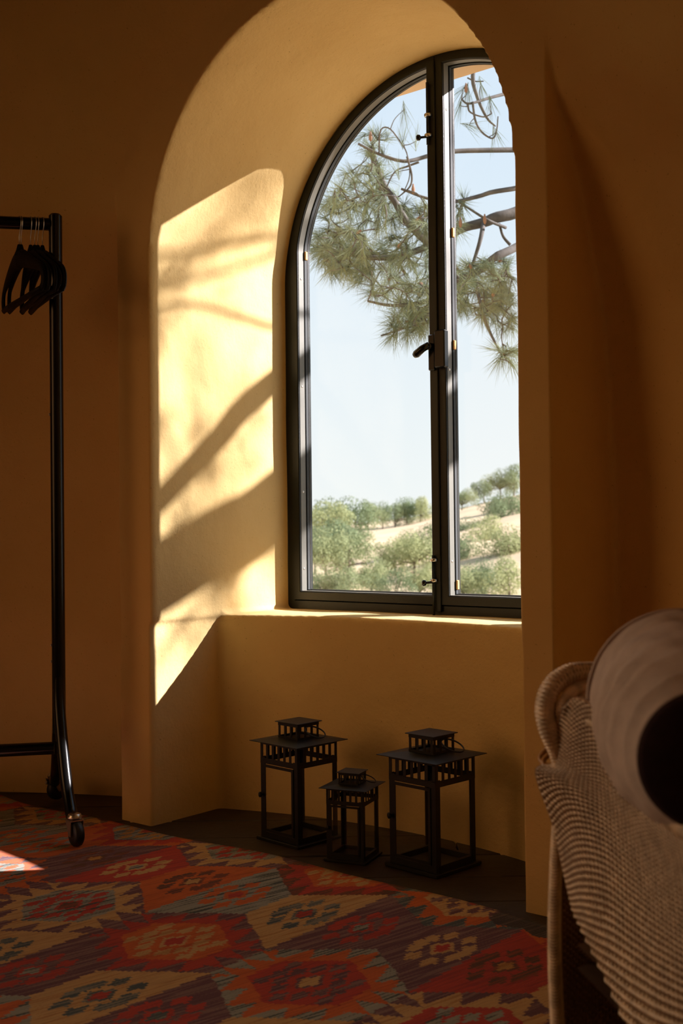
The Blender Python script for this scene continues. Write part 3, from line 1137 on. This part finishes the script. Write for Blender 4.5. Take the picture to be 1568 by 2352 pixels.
def rolled(name, ctrl, radius, rows, ring=18, rad=.0020):
    """a rope-like rolled edge: strands wound round a curved core"""
    P = catmull([at(*p) for p in ctrl], rows)
    T = [(P[min(i + 1, rows - 1)] - P[max(i - 1, 0)]).normalized() for i in range(rows)]
    mbr = MB()
    nrm = T[0].orthogonal().normalized()
    fr_ = []
    for i in range(rows):
        nrm = (nrm - T[i] * nrm.dot(T[i])).normalized()
        fr_.append((nrm.copy(), T[i].cross(nrm)))
    for i in range(rows):
        r = radius if not hasattr(radius, '__call__') else radius(i / (rows - 1))
        lp = []
        for k in range(ring):
            a = 2 * math.pi * k / ring
            w_ = r + .0014 * math.sin(a * 5 + i * math.pi)
            lp.append(P[i] + fr_[i][0] * (w_ * math.cos(a)) + fr_[i][1] * (w_ * math.sin(a)) + T[i] * (.0025 * math.sin(a)))
        mbr.tube(lp, rad * rng.uniform(.9, 1.1), 5, True)
    o = mbr.build(name, M_WICKER, chair, True)
    o['kind'] = 'stuff'
    rr = [(radius if not hasattr(radius, '__call__') else radius(i / (rows - 1))) - .001 for i in range(rows)]
    MB().tube(P, rr, 12).build('core', M_WICKERDARK, o, True)
    return o


rolled('rolled_arm_rim', rim_path, lambda t: lerp(.003, .0085, min(1, t * 3)), 150, 14, .0017)
# back of the chair: rolled top edge, its inner curl and the inner face of the back
rolled('rolled_back_rim', [(1470, 1538, 1.72), (1400, 1540, 1.66), (1345, 1542, 1.61), (1300, 1548, 1.57), (1262, 1576, 1.54), (1246, 1622, 1.53), (1252, 1672, 1.53), (1268, 1722, 1.54), (1278, 1770, 1.55)],
       lambda t: .0115 if t < .75 else lerp(.0115, .006, (t - .75) / .25), 96)
rolled('inner_curl', [(1430, 1592, 1.66), (1370, 1594, 1.60), (1338, 1600, 1.55), (1318, 1622, 1.52), (1308, 1665, 1.51)], lambda t: lerp(.0065, .003, t), 56)
rolled('inner_curl', [(1460, 1572, 1.68), (1390, 1574, 1.62), (1330, 1578, 1.56), (1300, 1596, 1.53), (1282, 1630, 1.52), (1280, 1680, 1.53), (1286, 1740, 1.54)], lambda t: lerp(.0075, .005, t), 80)
back_ctrl = [
    [(1300, 1590, 1.56), (1296, 1640, 1.57), (1300, 1720, 1.58)],
    [(1330, 1568, 1.60), (1330, 1625, 1.60), (1335, 1720, 1.60)],
    [(1400, 1565, 1.67), (1400, 1640, 1.67), (1405, 1760, 1.66)],
    [(1520, 1565, 1.78), (1520, 1660, 1.77), (1525, 1800, 1.75)],
    [(1660, 1575, 1.88), (1660, 1690, 1.86), (1665, 1860, 1.83)],
]
weave('woven_back', surface(back_ctrl), 26, 34, .0029, .0038)
skirt_ctrl = [
    [(1274, 1900, 1.585), (1273, 2100, 1.592), (1272, 2350, 1.595), (1272, 2700, 1.60)],
    [(1350, 1890, 1.64), (1352, 2080, 1.645), (1353, 2320, 1.65), (1354, 2640, 1.65)],
    [(1450, 1880, 1.72), (1452, 2060, 1.72), (1453, 2280, 1.72), (1454, 2585, 1.72)],
    [(1600, 1870, 1.82), (1602, 2040, 1.82), (1603, 2240, 1.82), (1604, 2520, 1.82)],
]
weave('woven_skirt', surface(skirt_ctrl), 90, 34, .0027, .0036, strand=M_STAKE)  # darker strand colour stands in for the shade behind the hem
# the apron piece flaring at the corner, with a bent cane inside it
MB().tube(catmull([at(1262, 1762, 1.57), at(1240, 1752, 1.59), at(1232, 1738, 1.60), at(1244, 1722, 1.60), at(1262, 1718, 1.60)], 16), .0036, 8).build('cane_loop', M_CANE, chair, True)
MB().tube(catmull([at(1262, 1772, 1.56), at(1246, 1762, 1.58), at(1240, 1744, 1.59), at(1254, 1730, 1.59)], 14), .0036, 8).build('cane_loop', M_CANE, chair, True)


def wrapped_leg(name, top, bot, r0, r1):
    a, b_ = top, bot
    rows = 120
    mbr = MB()
    core = []
    for i in range(rows):
        t = i / (rows - 1)
        c = lerp(a, b_, t) + RIGHT0 * (-.006 * math.sin(math.pi * min(1, t * 1.6)))
        r = lerp(r0, r1, min(1, t * 1.3))
        core.append(c)
        lp = [c + Vector((math.cos(2 * math.pi * k / 14) * r, math.sin(2 * math.pi * k / 14) * r, .003 * math.sin(2 * math.pi * k / 14))) for k in range(14)]
        mbr.tube(lp, .0023, 5, True)
    o = mbr.build(name, M_WICKER, chair, True)
    MB().tube(core, [lerp(r0, r1, min(1, i / (rows - 1) * 1.3)) for i in range(rows)], 12).build('core', M_WICKERDARK, o, True)
    return o


lt = at(1270, 1895, 1.56)
lb = at(1266, 1220, 1.56)
wrapped_leg('leg', lt, Vector((lb.x, lb.y, .006)), .0065, .0085)
# the rest of the chair, to the right of the frame
seat_z = .36
fl = at(1790, 1220, 1.02)
br = at(1700, 1220, 1.84)
frn = fl + (br - at(1276, 1220, 1.56))
for p in (fl, br, frn):
    wrapped_leg('leg', Vector((p.x, p.y, .44)), Vector((p.x, p.y, .006)), .012, .013)
c0 = at(1310, 1220, 1.53)
q = [Vector((c0.x, c0.y, seat_z)), Vector((fl.x, fl.y, seat_z)), Vector((frn.x, frn.y, seat_z)), Vector((br.x, br.y, seat_z))]
mbq = MB()
nu = 40
mid = [lerp(lerp(q[0], q[1], i / 19), lerp(q[3], q[2], i / 19), j / 19) for j in range(20) for i in range(20)]
mbq.grid(mid, 20, 20)
mbq.grid([p - Vector((0, 0, .03)) for p in mid], 20, 20)
mbq.build('seat', M_WICKERDARK, chair)

# ------------------------------------------------------------------ cushion on the chair


def cushion():
    ca, cb = at(1552, 1606, 1.46), at(1622, 1746, 1.13)
    ax = (cb - ca).normalized()
    e1 = (Vector((0, 0, 1)) - ax * ax.z).normalized()
    e2 = ax.cross(e1)
    Lc = (cb - ca).length
    prof = [(-.035, .010), (-.034, .045), (-.028, .085), (-.012, .106), (0, .1115), (.035, .113), (.10, .1105), (.18, .103), (.25, .0935), (.31, .082), (Lc - .012, .0745), (Lc - .002, .071), (Lc, .067), (Lc - .001, .02)]
    na, nt_ = 128, 90
    ts = np.linspace(0, len(prof) - 1, nt_)
    hs = np.interp(ts, range(len(prof)), [p[0] for p in prof])
    rs = np.interp(ts, range(len(prof)), [p[1] for p in prof])
    for _ in range(2):
        rs[1:-1] = (rs[:-2] + 2 * rs[1:-1] + rs[2:]) / 4
    pts = []
    for j in range(nt_):
        for i in range(na):
            a = 2 * math.pi * i / na
            h, r = hs[j], rs[j]
            u = max(0, min(1, h / Lc))
            env = math.sin(math.pi * min(1, max(0, u * 1.02))) ** .5 if 0 < u < 1 else 0
            # gathers: folds that run round the roll and drift along it
            f = .0068 * math.sin(34 * u + .7 * math.sin(a + .6) + .3 * math.sin(a * 2)) * (.55 + .45 * math.sin(a * 1.5 + 2 + 5 * u)) + .0036 * math.sin(77 * u - .9 * math.sin(a + 1) + 1) * (.5 + .5 * math.sin(a * 2 + 7 * u))
            f += .0009 * math.sin(a * 13 + u * 16)
            sag = .008 * math.cos(a * 2 + .5)
            rr = r + env * (f + sag * .6)
            pts.append(ca + ax * h + e1 * (rr * math.cos(a)) + e2 * (rr * math.sin(a)))
    mbc = MB()
    for j in range(nt_ - 1):
        for i in range(na):
            i2 = (i + 1) % na
            mbc.f.append((j * na + i, j * na + i2, (j + 1) * na + i2, (j + 1) * na + i))
    mbc.v = [tuple(p) for p in pts]
    mbc.f.append(tuple(range(na - 1, -1, -1)))
    mbc.f.append(tuple((nt_ - 1) * na + i for i in range(na)))
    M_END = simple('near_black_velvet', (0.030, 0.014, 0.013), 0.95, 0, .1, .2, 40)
    root = thing('cushion', ca, 'mauve-brown velvet bolster cushion with gathered folds lying on the wicker armchair', 'cushion')
    mbc.build('cover', M_CUSHION, root, True)
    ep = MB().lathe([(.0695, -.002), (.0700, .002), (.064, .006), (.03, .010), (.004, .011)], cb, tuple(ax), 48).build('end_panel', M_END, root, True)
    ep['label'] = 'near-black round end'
    seam = []
    for i in range(96):
        a = 2 * math.pi * i / 96
        rr = .1135 + .001 * math.cos(a * 2)
        seam.append(ca + ax * .012 + e1 * (rr * math.cos(a)) + e2 * (rr * math.sin(a)))
    MB().tube(seam, .0028, 8, True).build('piping', M_CUSHION, root, True)


cushion()

# ------------------------------------------------------------------ outside: pine tree
pine_base = CAM + RIGHT0 * 1.95 + FWD0 * 6.4
pine = thing('pine_tree', (pine_base.x, pine_base.y, -1.45), 'long-needled pine tree reaching in front of the window from the right', 'tree')
trunk_path = catmull([(pine_base.x, pine_base.y, -1.45), (pine_base.x + .1, pine_base.y + .05, 0.5), (pine_base.x - .05, pine_base.y + .1, 2.2), (pine_base.x + .1, pine_base.y, 4.2), (pine_base.x, pine_base.y + .2, 6.2)], 24)
MB().tube(trunk_path, [lerp(.19, .06, i / 23) for i in range(24)], 14).build('trunk', M_BARK, pine, True)
nodes = []                           # attachment points for twigs


def branch(pts, r0, r1, n=24, keep=True):
    P = catmull(pts, n)
    MB().tube(P, [lerp(r0, r1, i / (n - 1)) for i in range(n)], 8).build('branch', M_BARK, pine, True)
    if keep:
        nodes.extend(P[2:])


def tp(z):
    return min(trunk_path, key=lambda p: abs(p[2] - z))


def pix(*a):
    return [at(*p) for p in a]


branch([tp(2.9)] + pix((1330, 338, 6.2), (1165, 340, 6.0), (1052, 343, 5.9), (1000, 352, 5.8), (940, 366, 5.7), (882, 350, 5.7), (832, 325, 5.7)), .017, .006, 30)
branch([tp(2.6)] + pix((1330, 420, 6.2), (1162, 434, 6.0), (1110, 447, 6.0), (1050, 460, 5.9), (990, 452, 5.8), (930, 430, 5.8)), .016, .006)
branch([tp(2.4)] + pix((1340, 470, 6.3), (1170, 492, 6.1), (1120, 508, 6.1), (1070, 522, 6.1), (1000, 560, 6.0), (900, 590, 6.0), (800, 580, 6.0), (745, 560, 6.0)), .038, .007, 30)
branch([tp(2.1)] + pix((1340, 540, 6.3), (1170, 576, 5.8), (1112, 618, 5.8), (1058, 640, 5.8), (990, 688, 5.8), (910, 700, 5.8), (850, 690, 5.8)), .028, .006, 30)
branch(pix((1000, 565, 6.0), (945, 510, 5.9), (915, 460, 5.9), (890, 420, 5.9), (872, 372, 5.9), (862, 335, 5.9)), .020, .013)
branch(pix((1120, 505, 6.1), (1112, 545, 6.0), (1098, 590, 6.0), (1080, 640, 6.0), (1062, 690, 6.0)), .014, .005)
branch(pix((1170, 520, 6.1), (1130, 503, 6.0), (1090, 478, 6.0), (1054, 455, 5.9)), .009, .005)
branch(pix((1180, 560, 6.1), (1164, 540, 6.1), (1155, 510, 6.1)), .009, .006)
branch([tp(3.5)] + pix((1300, 120, 6.0), (1130, 60, 5.8), (1100, 160, 5.7), (1108, 215, 5.7), (1130, 265, 5.7), (1150, 285, 5.7)), .018, .004)
branch(pix((1190, 205, 5.8), (1140, 218, 5.7), (1090, 232, 5.6), (1072, 222, 5.6)), .009, .004)
branch(pix((1098, 228, 5.6), (1103, 270, 5.6), (1118, 298, 5.6), (1142, 313, 5.6), (1152, 296, 5.6), (1156, 262, 5.6)), .006, .003)
branch(pix((1086, 234, 5.6), (1092, 252, 5.6), (1122, 263, 5.6), (1142, 255, 5.6)), .005, .003)
branch(pix((1086, 172, 5.7), (1104, 180, 5.7), (1124, 180, 5.7)), .004, .003)
branch(pix((880, 350, 5.7), (884, 295, 5.6), (905, 290, 5.6), (930, 322, 5.6), (945, 350, 5.6), (950, 400, 5.6), (935, 440, 5.6)), .004, .0025)
branch(pix((945, 355, 5.6), (955, 400, 5.6), (950, 425, 5.6), (925, 448, 5.6)), .006, .003)
branch(pix((972, 368, 5.7), (945, 378, 5.7), (915, 392, 5.7), (890, 440, 5.7)), .006, .003)
branch(pix((1020, 700, 5.8), (960, 740, 5.7), (910, 760, 5.7), (880, 770, 5.6)), .010, .004)
branch(pix((1100, 640, 5.8), (1110, 700, 5.7), (1130, 760, 5.7), (1150, 800, 5.6), (1168, 825, 5.6)), .010, .004)

needles, twigs, cones = MB(), MB(), MB()


def needle(p, d, L, w):
    d = d.normalized()
    a = d.orthogonal().normalized()
    b = d.cross(a)
    droop = Vector((0, 0, -1)) * (L * .10)
    m_ = p + d * (L * .5) + droop * .3
    e_ = p + d * L + droop
    needles.add([p + a * w, p - a * w * .5 + b * w * .87, p - a * w * .5 - b * w * .87, m_ + a * w, m_ - a * w * .5 + b * w * .87, m_ - a * w * .5 - b * w * .87, e_],
                [(0, 1, 4, 3), (1, 2, 5, 4), (2, 0, 3, 5), (3, 4, 6), (4, 5, 6), (5, 3, 6)])


def tuft(p, d, count, L, spread=.75, w=.00085):
    d = d.normalized()
    for k in range(count):
        v = Vector((rng.gauss(0, 1), rng.gauss(0, 1), rng.gauss(0, 1))).normalized()
        dd = d + v * (spread * rng.uniform(.5, 1.25))
        needle(p - d * rng.uniform(0, .05), dd, L * rng.uniform(.7, 1.1), w)


def attach(p, twr=.0030):
    best, bi = None, 1e9
    for q in nodes:
        s = (q - p).length
        if s < bi and s > .04:
            best, bi = q, s
    if best is None:
        return Vector((0, 0, -1))
    sag = Vector((rng.uniform(-.06, .06), rng.uniform(-.06, .06), rng.uniform(-.05, .03))) * min(1, bi * 3)
    path = catmull([best, lerp(best, p, .5) + sag, p], 8)
    twigs.tube(path, [lerp(twr * 1.3, twr * .7, i / 7) for i in range(8)], 5, caps=False)
    if bi < .5:
        nodes.extend(path[3:])
    return (p - path[-3])


def inside(poly, x, y):
    c = False
    n = len(poly)
    for i in range(n):
        x1, y1 = poly[i]
        x2, y2 = poly[(i + 1) % n]
        if (y1 > y) != (y2 > y) and x < (x2 - x1) * (y - y1) / (y2 - y1) + x1:
            c = not c
    return c


def fill(poly, count, d0, d1, needles_n, L, gravity=.35):
    xs_, ys_ = [p[0] for p in poly], [p[1] for p in poly]
    pts = []
    k = 0
    while len(pts) < count and k < 20000:
        k += 1
        x, y = rng.uniform(min(xs_), max(xs_)), rng.uniform(min(ys_), max(ys_))
        if inside(poly, x, y):
            pts.append(at(x, y, rng.uniform(d0, d1)))
    pts.sort(key=lambda p: min((q - p).length for q in nodes))
    for p in pts:
        d = attach(p)
        d = d.normalized() + Vector((0, 0, -gravity)) + Vector((-.15, 0, 0))
        tuft(p, d, needles_n, L)
        if rng.random() < .05:
            cones.lathe([(.002, 0), (.007, .008), (.008, .016), (.003, .032)], p, tuple(-d.normalized()), 8)


left_mass = [(858, 330), (815, 372), (768, 430), (738, 500), (728, 560), (762, 610), (815, 640), (860, 680), (905, 700), (950, 730), (1010, 740), (1010, 470), (950, 460), (905, 420)]
fill(left_mass, 330, 5.4, 6.8, 26, .12)
fill([(735, 520), (720, 560), (760, 620), (820, 650), (860, 640), (830, 540)], 60, 5.6, 6.4, 28, .12)
fill([(905, 720), (930, 690), (1000, 700), (1005, 760), (950, 770), (885, 775)], 46, 5.5, 6.2, 28, .125)
fill([(1050, 610), (1185, 590), (1190, 760), (1140, 750), (1090, 725), (1050, 700)], 150, 5.4, 6.6, 26, .115)
fill([(1130, 800), (1185, 790), (1185, 840), (1160, 835)], 9, 5.5, 5.8, 34, .13)
fill([(1050, 455), (1075, 440), (1080, 520), (1052, 540)], 9, 5.7, 6.0, 30, .12)
fill([(840, 300), (900, 290), (905, 420), (850, 400)], 16, 5.6, 6.0, 28, .12)
for (x, y, dx, dz) in ((1085, 205, -.1, -1), (1068, 236, -.3, -1), (1090, 281, 1, -.15), (938, 247, 0, -1), (1118, 190, .2, -1), (1150, 300, .3, -1), (1140, 232, .2, -1), (935, 320, 0, 1), (965, 320, 0, 1), (925, 390, 0, 1), (1076, 200, -.6, -.8)):
    p = at(x, y, 5.6)
    attach(p, .002)
    tuft(p, RIGHT0 * dx + Vector((0, 0, dz)), 16, .13, .55)
for (x, y) in ((1083, 208), (861, 320), (1122, 512), (1066, 520), (958, 442)):
    cones.lathe([(.003, 0), (.008, .010), (.009, .024), (.003, .05)], at(x, y, 5.6), (0, 0, 1), 8)

# limbs of the crown that reach to the right, between the window and the sun


def shade(y, z, t):
    """a point that throws its shadow on the left reveal at depth y, height z"""
    return Vector((-NICHE_W, y, z)) + Vector((.96, 1.0, .71)) * t


bandA = [tp(3.3), Vector((.5, 3.0, 3.0)), shade(.60, 1.435, 2.1), shade(.30, 1.20, 2.35), shade(.0, .955, 2.6), shade(-.25, .76, 2.8)]
branch(bandA, .055, .034, 30, False)
branch([tp(2.7), Vector((.6, 3.2, 2.7)), shade(.62, 1.00, 2.6), shade(.30, .865, 2.8), shade(.0, .735, 3.0), shade(-.3, .61, 3.2)], .135, .115, 26, False)
branch([tp(4.4), shade(2.2, 2.0, 1.8), shade(1.2, 1.98, 2.9)] + [shade(.66, 1.93, 3.2), shade(.40, 1.87, 3.3), shade(.2, 1.81, 3.4), shade(0, 1.77, 3.5)], .018, .009, 26)
branch([tp(4.1), shade(2.2, 2.0, 1.9), shade(1.2, 1.95, 3.3)] + [shade(.66, 1.89, 3.6), shade(.575, 1.858, 3.6), shade(.33, 1.758, 3.8), shade(.01, 1.638, 4.0)], .016, .010, 26)
branch([tp(3.7), shade(2.2, 1.75, 1.3), shade(1.2, 1.66, 2.0)] + [shade(.66, 1.63, 2.4), shade(.575, 1.622, 2.5), shade(.21, 1.645, 2.9), shade(.01, 1.59, 3.3)], .013, .009, 26)
for (cy, cz, ct, n_, sp) in ((.25, 1.72, 4.6, 6, .09), (.36, 1.95, 5.0, 12, .11), (.50, 2.02, 5.0, 5, .06), (.05, 1.58, 4.6, 4, .08), (.45, 1.32, 4.8, 3, .10), (.10, 1.20, 4.6, 4, .09), (.42, .80, 4.6, 14, .10), (.2, .68, 4.6, 12, .10), (.28, 1.52, 6.5, 9, .22), (.15, 1.78, 6.8, 8, .2), (.4, 1.28, 6.5, 6, .18), (.12, 1.02, 5.5, 6, .08), (.42, 1.13, 4.2, 5, .08), (.22, 1.02, 4.2, 5, .08)):
    for _ in range(n_):
        p = shade(cy + rng.gauss(0, sp), cz + rng.gauss(0, sp * .8), ct + rng.uniform(-.5, .5))
        d = attach(p)
        tuft(p, d.normalized() + Vector((0, 0, -.3)), 30, .13, .8)
nd = needles.build('needles', M_NEEDLE, pine)
tw = twigs.build('twigs', M_BARK, pine, True)
cn = cones.build('buds', M_CONE, pine, True)
for o in (nd, tw, cn):
    o['kind'] = 'stuff'

# ------------------------------------------------------------------ outside: the opposite hillside


def hill_z(lat, d):
    s = (lat / d) if d > 1 else 0
    base = np.interp(d, [4, 15, 30, 45, 70, 100, 140, 170, 260], [-1.5, -2.6, -3.2, -2.2, -.6, .75, 2.1, 1.2, -6])
    rise = np.interp(s, [-.3, -.03, .05, .12, .2, .4], [-2.6, -.9, .1, 2.0, 4.2, 7.5]) * np.interp(d, [30, 60, 140], [0, .35, 1])
    return float(base + rise + .25 * math.sin(lat * .35) * math.sin(d * .2))


mb = MB()
NL, ND = 70, 80
pts = []
for j in range(ND):
    d = 2.2 + (j / (ND - 1)) ** 1.6 * 260
    for i in range(NL):
        lat = (i / (NL - 1) - .5) * 2 * (12 + d * .75)
        p = CAM + FWD0 * d + RIGHT0 * lat
        z = hill_z(lat, d)
        pts.append((p.x, p.y, z))
# ground near the tower is kept outside the room
mb.grid([(x, y, z if y > .8 else min(z, -1.5)) for x, y, z in pts], NL, ND)
tag(mb.build('hillside', M_EARTH, None, True), 'dry straw-coloured hillside with scattered oaks seen through the window', 'hillside', kind='structure')


def oak_meshes(seed, n_blob, leaf_n):
    r = random.Random(seed)
    crown, stem = MB(), MB()
    blobs = []
    for k in range(n_blob):
        a = r.uniform(0, 2 * math.pi)
        rr = r.uniform(0, 1) ** .6 * .62
        blobs.append((Vector((rr * math.cos(a), rr * math.sin(a), r.uniform(.42, .98) - rr * .25)), r.uniform(.20, .34)))
    for c, rad in blobs:
        for _ in range(leaf_n):
            v = Vector((r.gauss(0, 1), r.gauss(0, 1), r.gauss(0, 1))).normalized()
            p = c + v * rad * r.uniform(.72, 1.08)
            n_ = (v + Vector((r.uniform(-1, 1), r.uniform(-1, 1), r.uniform(-1, 1))) * .7).normalized()
            a = n_.orthogonal().normalized()
            b = n_.cross(a)
            s = r.uniform(.013, .028)
            crown.add([p + a * s, p + b * s * .7, p - a * s, p - b * s * .7], [(0, 1, 2, 3)])
    top = Vector((.02, .0, .55))
    stem.tube(catmull([(0, 0, -.12), (.015, .01, .2), top], 6), [.045, .038, .03, .028, .024, .02], 7)
    for c, rad in blobs[::2]:
        stem.tube([lerp(Vector((0, 0, .2)), top, .5), lerp(top, c, .6), c], [.018, .012, .006], 5)
    return crown.mesh('crown', M_LEAF), stem.mesh('trunk', M_OAKBARK, True)


OAKS = [oak_meshes(s, nb, 430) for s, nb in ((1, 11), (2, 14), (3, 9), (4, 12))]
tree_list = [  # photo x, photo y of the crown's foot, distance, height in metres
    (735, 1268, 78, 4.2, 'leftmost oak against the sky, its crown just clear of the casement'),
    (782, 1255, 92, 5.0, 'oak with the tallest crown at the left end of the ridge'),
    (846, 1222, 112, 3.4, 'rounded oak on the ridge, right of the tall left crown'),
    (878, 1222, 116, 3.6, 'oak in the middle of the ridge row'),
    (906, 1216, 118, 3.3, 'oak on the ridge just left of the highest crown of the row'),
    (934, 1212, 120, 4.0, 'oak with the highest crown in the middle of the ridge row'),
    (966, 1210, 118, 3.6, 'oak on the ridge row beside the mullion'),
    (745, 1330, 52, 3.0, 'broad pale oak low at the left pane edge'),
    (798, 1340, 54, 3.0, 'broad oak below the bare straw slope'),
    (770, 1300, 62, 3.2, 'oak halfway down the slope at the left'),
    (722, 1300, 60, 2.6, 'oak cut by the left casement stile'),
    (850, 1385, 46, 2.0, 'low bush-like oak at the foot of the left pane'),
    (905, 1330, 60, 2.6, 'dark oak right of the bare straw slope'),
    (952, 1335, 58, 3.2, 'large oak beside the mullion, lower half of the pane'),
    (985, 1310, 66, 3.2, 'oak partly behind the mullion'),
    (960, 1392, 44, 1.9, 'small oak at the lower right corner of the left pane'),
    (800, 1398, 43, 1.9, 'small oak at the lower middle of the left pane'),
    (735, 1395, 44, 2.0, 'small oak at the lower left corner of the left pane'),
    (905, 1402, 42, 1.8, 'low oak at the bottom of the left pane, right of centre'),
    (1060, 1180, 130, 3.4, 'oak at the mullion side of the right pane against the sky'),
    (1112, 1150, 138, 3.0, 'oak on the crest, left of the two in the right pane'),
    (1150, 1145, 140, 4.0, 'oak on the crest at the right wall edge'),
    (1180, 1140, 140, 4.6, 'oak on the crest mostly hidden by the wall'),
    (1150, 1215, 105, 4.2, 'oak below the crest track in the right pane'),
    (1182, 1250, 88, 4.4, 'big oak at the right wall edge below the crest'),
    (1085, 1262, 84, 3.0, 'oak below the bare patch in the right pane'),
    (1125, 1300, 70, 3.6, 'broad oak in the middle of the right pane'),
    (1170, 1330, 60, 3.4, 'broad oak at the lower right wall edge'),
    (1075, 1335, 62, 3.0, 'oak beside the mullion low in the right pane'),
    (1110, 1390, 46, 2.3, 'low oak at the bottom of the right pane'),
    (1165, 1398, 44, 2.3, 'low oak at the bottom right corner of the right pane'),
    (1062, 1400, 44, 2.0, 'low oak at the bottom left corner of the right pane'),
]
for k, (x, y, d, h, lab) in enumerate(tree_list):
    base = at(x, y, d)
    root = thing('oak_tree', (base.x, base.y, min(base.z, hill_z((x - 784) / F_PX * d, d) + .4)), lab, 'tree', 'oaks on the opposite hillside', rz=k * 1.7)
    cm, sm = OAKS[k % 4]
    for nm, me_ in (('crown', cm), ('trunk', sm)):
        o = bpy.data.objects.new(nm, me_)
        scene.collection.objects.link(o)
        o.parent = root
    sc = h * .75
    root.scale = (sc * rng.uniform(.85, 1.0), sc * rng.uniform(.85, 1.0), sc)
